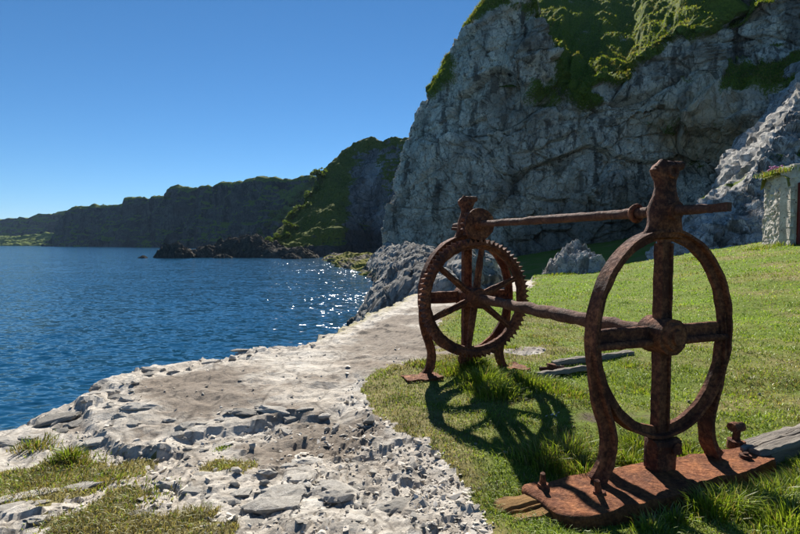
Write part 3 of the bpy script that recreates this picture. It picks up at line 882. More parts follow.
def mound(name, cx, cy, zb, rx, ry, h, seed, mat, label, cat, nu=150, nv=110, sizes=(0.5, 0.2, 0.08), amps=(0.13, 0.09, 0.04), shape=None, group=None, w=None, kind=None):
    a = np.linspace(0, 2 * math.pi, nu)[None, :]
    q = np.linspace(0, 1, nv)[:, None]
    rad = 1 + 0.22 * np.sin(a * 2 + seed) + 0.13 * np.sin(a * 3 + 2 * seed) + 0.08 * np.sin(a * 5 + seed * 3)
    x = cx + rx * q * rad * np.cos(a); y = cy + ry * q * rad * np.sin(a)
    z = zb + h * (1 - q ** 2.2) - 0.35 * h * sstep(0.85, 1.0, q)
    pts = np.stack(np.broadcast_arrays(x, y, z), -1).copy()
    pts[..., 2] += fbm(pts * (1.6 / max(rx, 0.01)), 3, seed) * 0.22 * h * (1 - q)
    disp = 0
    for k, (s, am) in enumerate(zip(sizes, amps)):
        disp = disp + rock_disp(pts, s, seed + 20 * k) * am
    pts[..., 2] += disp
    pts[:, -1] = pts[:, 0]
    z0 = 0 * pts[..., 0]
    at = np.stack([z0, z0 if w is None else z0 + w, z0], -1)
    o = link(name, np_mesh(name, pts.reshape(-1, 3), grid_faces(nv, nu), False, {"mask": at.reshape(-1, 3)}), mat)
    return tag(o, label, cat, group, kind)

mc = P(578, 262, 19.3)
mound("rock_outcrop", float(mc[0]) + 0.05, 19.6, -0.35, 1.55, 2.0, 1.45, 401, MAT['spur'], "rounded grey rubble outcrop at the back edge of the grass", "rock")

# rocks in the bay
def sea_rock(px, py, Y, wpx, h, seed, label, aspect=0.6, name="sea_rock", group="dark rocks in the bay"):
    c = P(px, py, Y); w = wpx / F * Y / 2
    return mound(name, float(c[0]), Y, SEA_Z - 0.4, w, w * aspect + 1.0, h + 0.4, seed, MAT['searock'], label, "rock", 80, 50,
                 (max(w * .35, .5), max(w * .13, .25)), (h * 0.24, h * 0.12), group=group, w=0.25)
sea_rock(176, 256, 126, 44, 3.4, 411, "dark pointed sea rock nearest the open bay")
sea_rock(143, 257, 124, 10, 0.6, 413, "tiny low dark rock at the seaward tip of the reef")
sea_rock(208, 255, 131, 66, 2.8, 415, "low dark reef rock between the pointed rock and the knoll")
sea_rock(248, 254, 133, 92, 4.8, 417, "broad dark rocky knoll with a little turf beside the headland")
sea_rock(292, 258, 118, 26, 1.2, 419, "low black rock awash below the headland, nearest the shelf")
sea_rock(290, 255, 126, 60, 2.6, 423, "long dark rock ledge joining the knoll to the headland")
sea_rock(222, 257.5, 124, 20, 0.9, 421, "small black rock awash in front of the knoll")

# low shelf with yellow lichen
def build_shelf():
    nu, nv = 150, 110
    Yv = np.linspace(38, 124, nv)
    xl = np.interp(Yv, [38, 44, 50, 60, 75, 95, 124], [380, 370, 362, 346, 330, 322, 318])
    Xl = (xl - 400) / F * Yv
    off = np.linspace(0, 1, nu)[None, :] ** 1.3 * np.interp(Yv, [38, 60, 124], [4.5, 8, 24])[:, None]
    Xg = Xl[:, None] + off; Yg = np.repeat(Yv[:, None], nu, 1)
    zz = SEA_Z - 0.5 + 0.95 * sstep(0, 2.6, off) + 0.5 * sstep(2, 8, off)
    pts = np.stack([Xg, Yg, zz], -1)
    pts[..., 0] += 2.2 * fbm(pts / 6, 4, 431)
    pts[..., 2] += fbm(pts / 4, 4, 433) * 0.7
    g = 0.42 + 0.9 * fbm(pts / 4, 3, 435)
    rock_patch("rock_shelf", pts, (2.2, 0.8), (0.40, 0.2), 437, MAT['shelf'], "low brown rock shelf with yellow lichen by the water", kind="structure", g=g, dk=0.8 * sstep(SEA_Z + 0.35, SEA_Z + 0.1, pts[..., 2]))
build_shelf()

# ------------------------------------------------------------------ winch
def bm_obj(name, bm, mat, parent=None, smooth=None, jitter=0.0, jscale=20.0, seed=0):
    if jitter:
        co = np.array([v.co[:] for v in bm.verts])
        for k in range(3):
            d = fbm(co * jscale + 13 * k, 2, seed + k) * jitter
            for v, dd in zip(bm.verts, d): v.co[k] += float(dd)
    bmesh.ops.recalc_face_normals(bm, faces=bm.faces[:])
    me = bpy.data.meshes.new(name)
    bm.to_mesh(me); bm.free()
    if smooth is not None:
        me.polygons.foreach_set("use_smooth", np.full(len(me.polygons), True))
        try: me.set_sharp_from_angle(angle=math.radians(smooth))
        except Exception: pass
    return link(name, me, mat, parent)

def add_sweep(bm, path, profile, side, closed=False, scale=None):
    """profile (a,b): a along the in-plane normal, b along `side`"""
    path = [Vector(p) for p in path]; side = Vector(side).normalized(); n = len(path); rings = []
    for i, p in enumerate(path):
        if closed: tn = path[(i + 1) % n] - path[i - 1]
        else: tn = path[min(i + 1, n - 1)] - path[max(i - 1, 0)]
        tn.normalize(); a = side.cross(tn).normalized()
        s = scale[i] if scale else 1.0
        rings.append([bm.verts.new(p + a * (q[0] * s) + side * (q[1] * s)) for q in profile])
    m = len(profile)
    for i in range(n if closed else n - 1):
        A, B = rings[i], rings[(i + 1) % n]
        for j in range(m):
            bm.faces.new((A[j], A[(j + 1) % m], B[(j + 1) % m], B[j]))
    if not closed:
        bm.faces.new(rings[0][::-1]); bm.faces.new(rings[-1])

def add_cyl(bm, p0, p1, r0, r1=None, seg=20, rings=1, rough=0.0, seed=0):
    p0, p1 = Vector(p0), Vector(p1); r1 = r0 if r1 is None else r1
    d = (p1 - p0).normalized()
    a = d.orthogonal().normalized(); b = d.cross(a)
    rs = []
    rnd = random.Random(seed)
    for k in range(rings + 1):
        t = k / rings; c = p0.lerp(p1, t); r = r0 + (r1 - r0) * t
        if rough: r *= 1 + rnd.uniform(-rough, rough)
        rs.append([bm.verts.new(c + a * (r * math.cos(2 * math.pi * i / seg)) + b * (r * math.sin(2 * math.pi * i / seg))) for i in range(seg)])
    for k in range(rings):
        for i in range(seg):
            bm.faces.new((rs[k][i], rs[k][(i + 1) % seg], rs[k + 1][(i + 1) % seg], rs[k + 1][i]))
    bm.faces.new(rs[0][::-1]); bm.faces.new(rs[-1])

def add_box(bm, lo, hi, div=(1, 1, 1)):
    g = bmesh.new()
    bmesh.ops.create_cube(g, size=1.0)
    for v in g.verts:
        v.co = Vector([lo[k] + (v.co[k] + 0.5) * (hi[k] - lo[k]) for k in range(3)])
    for ax in range(3):
        if div[ax] > 1:
            eds = [e for e in g.edges if abs((e.verts[0].co - e.verts[1].co)[ax]) > 1e-6 and all(abs((e.verts[0].co - e.verts[1].co)[k]) < 1e-6 for k in range(3) if k != ax)]
            bmesh.ops.subdivide_edges(g, edges=eds, cuts=div[ax] - 1, use_grid_fill=True)
    tmp = bpy.data.meshes.new("tmp"); g.to_mesh(tmp); g.free(); bm.from_mesh(tmp); bpy.data.meshes.remove(tmp)

def bevel(bm, w=0.004, seg=1):
    eds = [e for e in bm.edges if len(e.link_faces) == 2 and e.calc_face_angle(0) > 0.6]
    bmesh.ops.bevel(bm, geom=eds, offset=w, segments=seg, affect='EDGES', clamp_overlap=True)

def dense(pts, n, closed=False):
    """Catmull-Rom through points"""
    pts = np.array(pts, float); m = len(pts); out = []
    seg = m if closed else m - 1
    for k in range(n if closed else n + 1):
        t = k / n * seg; i = min(int(t), seg - 1); f = t - i
        g = (lambda j: pts[j % m]) if closed else (lambda j: pts[min(max(j, 0), m - 1)])
        p0, p1, p2, p3_ = g(i - 1), g(i), g(i + 1), g(i + 2)
        out.append(0.5 * ((2 * p1) + (-p0 + p2) * f + (2 * p0 - 5 * p1 + 4 * p2 - p3_) * f * f + (-p0 + 3 * p1 - 3 * p2 + p3_) * f ** 3))
    return np.array(out)

winch = empty("boat_winch", (PLATE[0], PLATE[1], 0.0), WROT)
tag(winch, "old rusted iron hand winch with two oval frames and toothed wheel on the grass", "winch")

T_PROF = [(0.020, -0.042), (0.020, 0.042), (0.004, 0.042), (0.0, 0.016), (-0.036, 0.013), (-0.036, -0.013), (0.0, -0.016), (0.004, -0.042)]

def make_frame(y0, seed):
    # oval ring with the neck and lifting eye grown out of its top
    bm = bmesh.new()
    ring = [(0.440 * math.sin(t) , y0, 0.714 + 0.520 * math.cos(t)) for t in np.linspace(0, 2 * math.pi, 97)[:-1]]
    add_sweep(bm, ring, T_PROF, (0, -1, 0), True)
    # neck with shaft bearing and the waisted head, lofted from elliptical sections
    secs = [(1.212, .165, .026, .0), (1.232, .135, .034, .0), (1.250, .116, .040, .0), (1.270, .102, .046, .0), (1.310, .088, .058, .0), (1.345, .084, .066, .0), (1.385, .078, .058, .0),
            (1.425, .062, .046, .0), (1.465, .053, .040, .0), (1.500, .056, .040, -.003), (1.530, .072, .044, -.006), (1.556, .080, .046, -.004), (1.580, .066, .042, .0), (1.596, .040, .030, .004), (1.602, .012, .010, .004)]
    rings_ = []
    for (z_, hx_, hy_, ox_) in secs:
        rings_.append([bm.verts.new((ox_ + math.copysign(abs(math.cos(t)) ** 0.8, math.cos(t)) * hx_, y0 + math.copysign(abs(math.sin(t)) ** 0.7, math.sin(t)) * hy_, z_ - (0.022 * (abs(math.cos(t)) ** 1.6) if z_ < 1.22 else 0.0))) for t in np.linspace(0, 2 * math.pi, 21)[:-1]])
    for A_, B_ in zip(rings_, rings_[1:]):
        for i in range(20):
            bm.faces.new((A_[i], A_[(i + 1) % 20], B_[(i + 1) % 20], B_[i]))
    bm.faces.new(rings_[0][::-1]); bm.faces.new(rings_[-1])
    add_cyl(bm, (0, y0 - 0.082, 1.345), (0, y0 + 0.082, 1.345), 0.047, 0.047, 18)
    # ear and rim of the lifting eye
    add_cyl(bm, (0.03, y0 - 0.010, 1.572), (0.090, y0 - 0.012, 1.580), 0.034, 0.024, 10, 3, 0.06, seed)
    add_cyl(bm, (-0.02, y0 - 0.008, 1.585), (-0.058, y0 - 0.008, 1.552), 0.032, 0.028, 10, 2, 0.06, seed + 1)
    eye = [(0.004 + 0.026 * math.sin(t), y0 - 0.046, 1.545 + 0.026 * math.cos(t)) for t in np.linspace(0, 2 * math.pi, 15)[:-1]]
    add_sweep(bm, eye, [(0.010 * math.cos(t), 0.010 * math.sin(t)) for t in np.linspace(0, 2 * math.pi, 7)[:-1]], (0, -1, 0), True)
    fr = bm_obj("side_frame", bm, MAT['rust'], winch, 40, 0.0045, 14, seed)
    # legs
    for s in (-1, 1):
        bm = bmesh.new()
        path = dense([(s * 0.432, y0 + 0.001, 0.80), (s * 0.434, y0 + 0.001, 0.66), (s * 0.424, y0 + 0.001, 0.50), (s * 0.388, y0 + 0.001, 0.375), (s * 0.352, y0, 0.27),
                      (s * 0.340, y0, 0.18), (s * 0.358, y0, 0.09), (s * 0.392, y0, 0.03), (s * 0.42, y0, -0.004)], 40)
        sc = [0.60 + 0.50 * min(i / 14, 1) + 0.12 * max(0, (i - 34) / 6) for i in range(41)]
        prof = [(a * 1.0, b) for a, b in T_PROF]
        add_sweep(bm, path, prof, (0, s, 0), False, sc)
        bm_obj("leg", bm, MAT['rust'], fr, 40, 0.0045, 16, seed + 5 + s)
    # upright
    bm = bmesh.new()
    add_box(bm, (-0.034, y0 - 0.016, 0.02), (0.034, y0 + 0.016, 1.22), (2, 1, 26))
    add_box(bm, (-0.039, y0 - 0.030, 0.20), (-0.025, y0 + 0.030, 1.18), (1, 1, 20))
    add_box(bm, (0.025, y0 - 0.030, 0.20), (0.039, y0 + 0.030, 1.18), (1, 1, 20))
    bevel(bm, 0.003)
    up_ = bm_obj("upright", bm, MAT['rust'], fr, 40, 0.0035, 22, seed + 11)
    bm = bmesh.new()
    add_box(bm, (-0.066, y0 - 0.055, 0.0), (0.066, y0 + 0.045, 0.165), (2, 2, 3))
    add_cyl(bm, (-0.08, y0 - 0.03, 0.135), (0.09, y0 - 0.03, 0.135), 0.032, 0.034, 12, 4, 0.06, seed)
    add_cyl(bm, (0.045, y0 - 0.075, 0.12), (0.045, y0 - 0.03, 0.12), 0.03, 0.03, 8)
    bevel(bm, 0.006)
    bm_obj("foot_clamp", bm, MAT['rust'], up_, 40, 0.008, 16, seed + 13)
    # double crossbar with hub
    bm = bmesh.new()
    for zc, yo in ((0.735, 0.014), (0.672, -0.018)):
        for s in (-1, 1):
            add_cyl(bm, (s * 0.06, y0 + yo, zc), (s * 0.448, y0 + yo, zc), 0.021, 0.019, 12, 12, 0.05, seed + int(zc * 100) + s)
    add_box(bm, (-0.44, y0 - 0.006, 0.672), (0.44, y0 + 0.012, 0.735), (14, 1, 1))
    cb = bm_obj("crossbar", bm, MAT['rust'], fr, 40, 0.004, 24, seed + 17)
    bm = bmesh.new()
    add_cyl(bm, (0, y0 - 0.075, 0.705), (0, y0 + 0.075, 0.705), 0.094, 0.098, 18)
    add_cyl(bm, (0, y0 - 0.098, 0.705), (0, y0 - 0.07, 0.705), 0.066, 0.078, 18)
    add_cyl(bm, (0, y0 - 0.112, 0.705), (0, y0 - 0.09, 0.705), 0.040, 0.042, 14)
    bevel(bm, 0.008, 2)
    bm_obj("hub", bm, MAT['rust'], fr, 40, 0.006, 16, seed + 19)
    return fr

near_frame = make_frame(0.0, 501)
near_frame["label"] = "oval side frame standing on the rusty base plate"
far_frame = make_frame(2.18, 541)
far_frame["label"] = "oval side frame behind the toothed wheel"

# toothed wheel
GY = 2.015
bm = bmesh.new()
nt = 70; prof_n = nt * 4
outer, inner = [], []
for i in range(prof_n):
    t = 2 * math.pi * i / prof_n; k = i % 4
    outer.append((t, 0.522 if k in (1, 2) else 0.487)); 
ri = 0.428
loops = []
for y, rad in ((GY - 0.055, None), (GY + 0.055, None)):
    loops.append([bm.verts.new((rr_ * math.sin(t + (0.012 if k_ % 4 in (1,) else -0.012 if k_ % 4 == 2 else 0)), y, 0.705 + rr_ * math.cos(t + (0.012 if k_ % 4 in (1,) else -0.012 if k_ % 4 == 2 else 0)))) for k_, (t, rr_) in enumerate(outer)])
mids = []
for y, rin in ((GY - 0.055, 0.462), (GY - 0.018, 0.448), (GY - 0.018, ri), (GY + 0.018, ri), (GY + 0.018, 0.448), (GY + 0.055, 0.462)):
    mids.append([bm.verts.new((rin * math.sin(2 * math.pi * i / prof_n), y, 0.705 + rin * math.cos(2 * math.pi * i / prof_n))) for i in range(prof_n)])
seq = [loops[0]] + mids + [loops[1]]
for a in range(len(seq)):
    A, B = seq[a], seq[(a + 1) % len(seq)]
    for i in range(prof_n):
        bm.faces.new((A[i], A[(i + 1) % prof_n], B[(i + 1) % prof_n], B[i]))
wheel = bm_obj("gear_wheel", bm, MAT['rust'], winch, 35, 0.006, 18, 601)
wheel["label"] = "large toothed wheel with six spokes in front of the far frame"
for k in range(6):
    a = math.radians(8 + 60 * k)
    bm = bmesh.new()
    d = Vector((math.sin(a), 0, math.cos(a))); c = Vector((0, GY, 0.705))
    path = [c + d * rr_ for rr_ in np.linspace(0.07, 0.436, 12)]
    prof = [(0.028, -0.009), (0.028, 0.009), (0.007, 0.011), (0.007, 0.030), (-0.007, 0.030), (-0.007, 0.011), (-0.028, 0.009), (-0.028, -0.009)]
    add_sweep(bm, path, prof, (0, -1, 0), False, list(np.linspace(1.12, 0.85, 12)))
    bm_obj("spoke", bm, MAT['rust'], wheel, 40, 0.005, 22, 611 + k)
bm = bmesh.new()
add_cyl(bm, (0, GY - 0.085, 0.705), (0, GY + 0.085, 0.705), 0.088, 0.088, 22)
add_cyl(bm, (0, GY - 0.105, 0.705), (0, GY - 0.07, 0.705), 0.062, 0.07, 18)
bevel(bm, 0.008, 2)
bm_obj("wheel_hub", bm, MAT['rust'], wheel, 40, 0.008, 14, 631)

# drum axle, crank shaft, pinion
bm = bmesh.new()
add_cyl(bm, (0, -0.02, 0.705), (0, 0.5, 0.705), 0.040, 0.043, 14, 10, 0.05, 3)
add_cyl(bm, (0, 0.48, 0.705), (0, 1.5, 0.705), 0.046, 0.044, 14, 22, 0.05, 4)
add_cyl(bm, (0, 1.48, 0.705), (0, 2.32, 0.705), 0.038, 0.036, 14, 14, 0.05, 5)
bm_obj("drum_axle", bm, MAT['rust_shaft'], winch, 50, 0.012, 7, 641)
bm = bmesh.new()
add_cyl(bm, (0, -0.03, 1.345), (0, 2.42, 1.345), 0.029, 0.027, 14, 44, 0.05, 6)
add_cyl(bm, (0, -0.27, 1.345), (0, -0.03, 1.345), 0.021, 0.028, 12, 8, 0.05, 7)
add_cyl(bm, (0, -0.36, 1.345), (0, -0.26, 1.345), 0.026, 0.024, 4, 3)
shaft = bm_obj("crank_shaft", bm, MAT['rust_shaft'], winch, 50, 0.007, 9, 651)
bm = bmesh.new()
tor = [(0.040 * math.sin(t), 0.19, 1.345 + 0.040 * math.cos(t)) for t in np.linspace(0, 2 * math.pi, 25)[:-1]]
add_sweep(bm, tor, [(0.014 * math.cos(t), 0.014 * math.sin(t)) for t in np.linspace(0, 2 * math.pi, 9)[:-1]], (0, -1, 0), True)
bm_obj("collar", bm, MAT['rust'], shaft, 60, 0.004, 20, 655)
bm = bmesh.new()
ntp = 15
for (ya, yb, toothed, R_) in ((GY - 0.075, GY - 0.055, False, 0.138), (GY - 0.055, GY + 0.060, True, 0.125)):
    n4 = ntp * 4
    A = []; B = []
    for i in range(n4):
        t = 2 * math.pi * i / n4
        R2 = (R_ if i % 4 in (1, 2) else R_ - 0.03) if toothed else R_
        A.append(bm.verts.new((R2 * math.sin(t), ya, 1.345 + R2 * math.cos(t)))); B.append(bm.verts.new((R2 * math.sin(t), yb, 1.345 + R2 * math.cos(t))))
    for i in range(n4):
        bm.faces.new((A[i], A[(i + 1) % n4], B[(i + 1) % n4], B[i]))
    bm.faces.new(A[::-1]); bm.faces.new(B)
add_cyl(bm, (0, GY - 0.12, 1.345), (0, GY - 0.07, 1.345), 0.05, 0.056, 16)
bm_obj("pinion", bm, MAT['rust'], winch, 35, 0.005, 18, 661)

# base plate under the near frame
bm = bmesh.new()
outl = dense([(-0.775, 0.085), (-0.785, -0.08), (-0.765, -0.262), (-0.55, -0.275), (-0.25, -0.265), (-0.06, -0.255), (0.0, -0.215), (0.30, -0.195), (0.55, -0.16), (0.74, -0.11), (0.765, -0.02), (0.74, 0.055), (0.4, 0.075), (0.0, 0.088), (-0.45, 0.092)], 60, True)
topv = [bm.verts.new((x * 0.985, y * 0.96 - 0.003, 0.0)) for x, y, *_ in [tuple(p) for p in outl]]
rim1 = [bm.verts.new((p[0], p[1], -0.014)) for p in outl]
botv = [bm.verts.new((p[0], p[1], -0.085)) for p in outl]
k = len(outl)
for A, B in ((topv, rim1), (rim1, botv)):
    for i in range(k):
        bm.faces.new((A[i], A[(i + 1) % k], B[(i + 1) % k], B[i]))
tf = bm.faces.new(topv[::-1]); bm.faces.new(botv)
res = bmesh.ops.triangulate(bm, faces=[tf])
for _ in range(2):
    bmesh.ops.subdivide_edges(bm, edges=[e for e in bm.edges if e.calc_length() > 0.06], cuts=1, use_grid_fill=False)
    bmesh.ops.triangulate(bm, faces=[f for f in bm.faces if len(f.verts) > 3])
plate = bm_obj("base_plate", bm, MAT['rust_plate'], winch, 50, 0.016, 7, 671)
plate["label"] = "flaking orange brown iron base plate under the near frame"
for (bx_, by_, hh, tilt) in ((-0.70, 0.03, 0.07, 0.1), (-0.50, -0.13, 0.075, 0.5), (0.56, -0.06, 0.03, 0.0)):
    bm = bmesh.new()
    add_cyl(bm, (bx_, by_, -0.01), (bx_ - tilt * 0.05, by_ - tilt * 0.02, hh), 0.020, 0.013, 8, 3, 0.08, 9)
    add_cyl(bm, (bx_, by_, -0.01), (bx_, by_, 0.018), 0.034, 0.030, 6)
    bm_obj("bolt", bm, MAT['rust'], plate, 50, 0.006, 30, 681)
# feet of the far frame: flakes of rusty plate
for (bx_, by_, lx_, ly_, sd) in ((-0.47, 2.10, 0.16, 0.10, 1), (0.44, 2.14, 0.15, 0.12, 2)):
    bm = bmesh.new()
    add_box(bm, (bx_ - lx_, by_ - ly_, -0.03), (bx_ + lx_, by_ + ly_, 0.040), (8, 6, 1))
    bm_obj("foot_plate", bm, MAT['rust_plate'], winch, 50, 0.03, 9, 690 + sd)
# far-side stub lever on the crank shaft end
bm = bmesh.new()
add_cyl(bm, (0.02, 2.20, 1.30), (-0.13, 2.22, 1.315), 0.016, 0.012, 8, 4, 0.08, 3)
bm_obj("pawl", bm, MAT['rust_shaft'], winch, 50, 0.004, 20, 699)

# ------------------------------------------------------------------ timbers and loose iron by the winch
def wl(x, y, z=0.0):
    c, s = math.cos(WROT), math.sin(WROT)
    return (PLATE[0] + x * c - y * s, PLATE[1] + x * s + y * c, z)

def timber(name, length, width, height, mat, loc, rz, label, cat, seed, taper=0.0, split=3, tilt=0.0):
    """a split weathered beam: several long splinters with gaps, one object"""
    bm = bmesh.new(); rnd = random.Random(seed)
    nseg = 26
    cuts = [0] + sorted(rnd.uniform(0.15, 0.85) for _ in range(split - 1)) + [1]
    for a, b in zip(cuts, cuts[1:]):
        y0 = -width / 2 + a * width + 0.003; y1 = -width / 2 + b * width - 0.003
        e0, e1 = rnd.uniform(0, 0.10) * length, length * (1 - rnd.uniform(0, 0.06))
        zt = height * rnd.uniform(0.82, 1.0)
        path = [(e0 + (e1 - e0) * i / nseg, (y0 + y1) / 2, 0) for i in range(nseg + 1)]
        hw = (y1 - y0) / 2
        prof = [(-0.0, -hw), (zt * 0.7, -hw), (zt, -hw * 0.75), (zt * 1.02, 0.0), (zt, hw * 0.75), (zt * 0.7, hw), (0, hw)]
        sc = [1 - taper * max(0, 0.25 - i / nseg) * 2.4 for i in range(nseg + 1)]
        # profile a = up : side x tangent
        add_sweep(bm, path, prof, (0, -1, 0), False, sc)
    o = bm_obj(name, bm, mat, None, 45, 0.014, 9, seed)
    o.location = loc; o.rotation_euler = (0, tilt, rz)
    return tag(o, label, cat)

timber("timber_beam", 1.25, 0.20, 0.11, MAT['wood_grey'], wl(0.60, 0.01, -0.085), WROT + 0.10, "grey weathered timber running right from the rusty base plate", "timber", 711, 0.0, 3, -0.02)
timber("timber_beam", 0.46, 0.21, 0.085, MAT['wood_brown'], wl(-1.10, -0.06, -0.10), WROT + 0.02, "rotten orange brown timber end poking out left of the base plate", "timber", 713, 1.2, 3, -0.03)
timber("timber_beam", 0.40, 0.075, 0.05, MAT['wood_grey'], wl(-1.04, -0.245, -0.095), WROT + 0.12, "grey splintered wood piece in front of the rotten timber", "timber", 715, 0.8, 2)
bx0 = G(549, 366); 
timber("timber_beam", 1.15, 0.10, 0.06, MAT['wood_grey'], (bx0[0], bx0[1], 0.0), math.radians(26), "grey plank lying on the grass right of the toothed wheel", "plank", 717, 0.3, 2)
bx1 = G(534, 377)
timber("timber_beam", 0.75, 0.07, 0.045, MAT['wood_grey'], (bx1[0], bx1[1], 0.0), math.radians(24), "thin grey batten half buried in grass beside the far frame", "plank", 719, 0.4, 1)

bm = bmesh.new()
add_cyl(bm, (0, 0, -0.03), (0, 0, 0.085), 0.018, 0.020, 8, 3, 0.06, 2)
add_cyl(bm, (-0.05, 0.0, 0.10), (0.055, 0.008, 0.092), 0.026, 0.024, 8, 3, 0.08, 5)
add_cyl(bm, (0, 0, -0.03), (0, 0, 0.018), 0.055, 0.045, 10)
o = bm_obj("iron_bolt", bm, MAT['rust'], None, 50, 0.01, 18, 721)
gx, gy = wl(0.70, 0.10)[:2]
o.location = (gx, gy, 0.005); o.rotation_euler = (0, 0, 0.4)
tag(o, "rusty T headed bolt standing beside the grey timber", "bolt")
bm = bmesh.new()
add_box(bm, (-0.035, -0.03, 0), (0.035, 0.03, 0.07), (2, 2, 2))
add_cyl(bm, (-0.10, 0.0, 0.025), (0.12, 0.02, 0.03), 0.02, 0.015, 8, 4, 0.1, 5)
o = bm_obj("iron_fitting", bm, MAT['rust'], None, 50, 0.015, 18, 723)
gx, gy = G(551, 372); o.location = (gx, gy, 0.005)
tag(o, "small dark iron fitting on the grass by the plank", "iron fitting")

# ------------------------------------------------------------------ stone hut corner on the right
def build_hut():
    root = empty("stone_hut", (12.2, 17.0, 0.95))
    tag(root, "small lime washed rubble stone hut with red door at the foot of the spur", "hut")
    # front-left wall, built from the corner back
    A = np.array(P(789, 250, 16.6)[:2]); B = np.array(P(761, 250, 18.3)[:2])      # corner and far end of the side wall
    def wall_slab(name, a, b, th, z0, z1, seed, mat):
        a = np.array(a); b = np.array(b); L = np.linalg.norm(b - a); t = (b - a) / L; nrm = np.array([-t[1], t[0]])
        if nrm @ (np.array([0, 0]) - a) < 0: nrm = -nrm
        nu, nv = 70, 80
        s = np.linspace(0, 1, nu)[None, :]; h = np.linspace(0, 1, nv)[:, None]
        xy = a[None, None] + t * (s * L)[..., None] + 0 * h[..., None]
        lean = 0.06 * h
        top = z1 + 0.10 * np.sin(s * 5 + seed) + 0.06 * np.sin(s * 13)
        z = z0 + (top - z0) * h
        pts = np.concatenate([xy, z[..., None]], -1)
        d = rock_disp(pts * np.array([1, 1, 1.4]), 0.24, seed) * 0.045 + fbm(pts * 5, 3, seed + 3) * 0.03
        pts[..., :2] += nrm * (d - lean + 0.0)[..., None]
        # closed slab: front sheet + back sheet
        back = pts.copy(); back[..., :2] = xy - nrm * th
        V = np.concatenate([pts.reshape(-1, 3), back.reshape(-1, 3)])
        Fc = grid_faces(nv, nu); off = nv * nu
        ids = np.arange(nv * nu).reshape(nv, nu)
        def strip(line):
            return np.stack([line[:-1], line[1:], line[1:] + off, line[:-1] + off], -1)
        Fa = np.concatenate([Fc, Fc[:, ::-1] + off, strip(ids[0]), strip(ids[-1]), strip(ids[:, 0]), strip(ids[:, -1])])
        V = V - np.array(root.location)
        return link(name, np_mesh(name, V, Fa, False), mat, root)
    w1 = wall_slab("wall", A, B, 0.55, 0.55, 3.55, 731, MAT['wall'])
    # front wall beyond the corner with the doorway
    tdir = np.array([0.93, -0.12]); tdir /= np.linalg.norm(tdir)
    C1 = A + tdir * 0.19
    C2 = A + tdir * 1.35
    wall_slab("wall", A + np.array([0.02, -0.03]), C1, 0.5, 0.55, 3.5, 735, MAT['wall'])
    wall_slab("wall", C2, C2 + tdir * 3.0, 0.5, 0.55, 3.5, 737, MAT['wall'])
    wall_slab("wall", C1 + tdir * 0.004 + np.array([0, .01]), C2 - tdir * 0.004 + np.array([0, .01]), 0.45, 3.05, 3.48, 738, MAT['wall'])
    # door set back in the opening: frame and boards
    nrm = np.array([tdir[1], -tdir[0]])
    bm = bmesh.new(); yaw = math.atan2(tdir[1], tdir[0])
    W = 1.05
    add_box(bm, (0.0, -0.06, 0.0), (0.09, 0.06, 2.14)); add_box(bm, (W - 0.09, -0.06, 0.0), (W, 0.06, 2.14)); add_box(bm, (0.092, -0.058, 2.04), (W - 0.092, 0.058, 2.138))
    bevel(bm, 0.006)
    df = bm_obj("door_frame", bm, MAT['red'], root, None)
    dpos = C1 + nrm * 0.05
    df.location = Vector((dpos[0], dpos[1], 0.92)) - root.location; df.rotation_euler = (0, 0, yaw)
    bm = bmesh.new(); add_box(bm, (0.094, -0.012, 0.02), (W - 0.094, 0.018, 2.036)); 
    dr = bm_obj("door", bm, MAT['red'], df)
    for k in range(6):
        bm = bmesh.new(); x0 = 0.096 + k * (W - 0.192) / 6
        add_box(bm, (x0 + 0.004, -0.034, 0.022), (x0 + (W - 0.192) / 6 - 0.004, -0.0125, 2.03)); bevel(bm, 0.004)
        bm_obj("board", bm, MAT['red'], df)
    # turf roof behind the wall head
    nu, nv = 60, 40
    s = np.linspace(-0.02, 1, nu)[None, :]; q = np.linspace(0, 1, nv)[:, None]
    a0 = A + np.array([0.0, 0.0])
    xy = a0 + (tdir * 4.2) * s[..., None] + ((B - A) * 1.0) * q[..., None]
    z = 3.50 + 0.30 * np.sin(q * math.pi) * (0.5 + 0.5 * s) + 0 * s
    pts = np.concatenate([xy, z[..., None]], -1)
    pts[..., 2] += 0.10 * fbm(pts * 2.5, 3, 741)
    pts[..., 2] -= 0.28 * (sstep(0.06, 0, q) + sstep(0.94, 1, q) + sstep(0.04, -0.02, s))
    at = np.zeros((nv, nu, 3)); at[..., 0] = 0.5
    link("turf_roof", np_mesh("turf_roof", (pts - np.array(root.location)).reshape(-1, 3), grid_faces(nv, nu), True, {"mask": at.reshape(-1, 3)}), MAT['soil'], root)
    # quoin stones at the corner
    z = 1.0
    k = 0
    rnd = random.Random(5)
    while z < 3.3:
        hq = rnd.uniform(0.13, 0.42)
        bm = bmesh.new()
        wq = rnd.uniform(0.06, 0.10) if k % 2 else rnd.uniform(0.03, 0.06)
        add_box(bm, (-0.05, -0.12, 0), (wq, 0.10, hq - 0.025), (2, 2, 2)); bevel(bm, 0.012)
        qo = bm_obj("quoin_stone", bm, MAT['wall'], root, None, 0.03, 5, 751 + k)
        qo.location = Vector((A[0] + 0.05, A[1] + 0.07, z)) - root.location; qo.rotation_euler = (0, 0, yaw)
        z += hq; k += 1
    return A, B, tdir
HUT_A, HUT_B, HUT_T = build_hut()

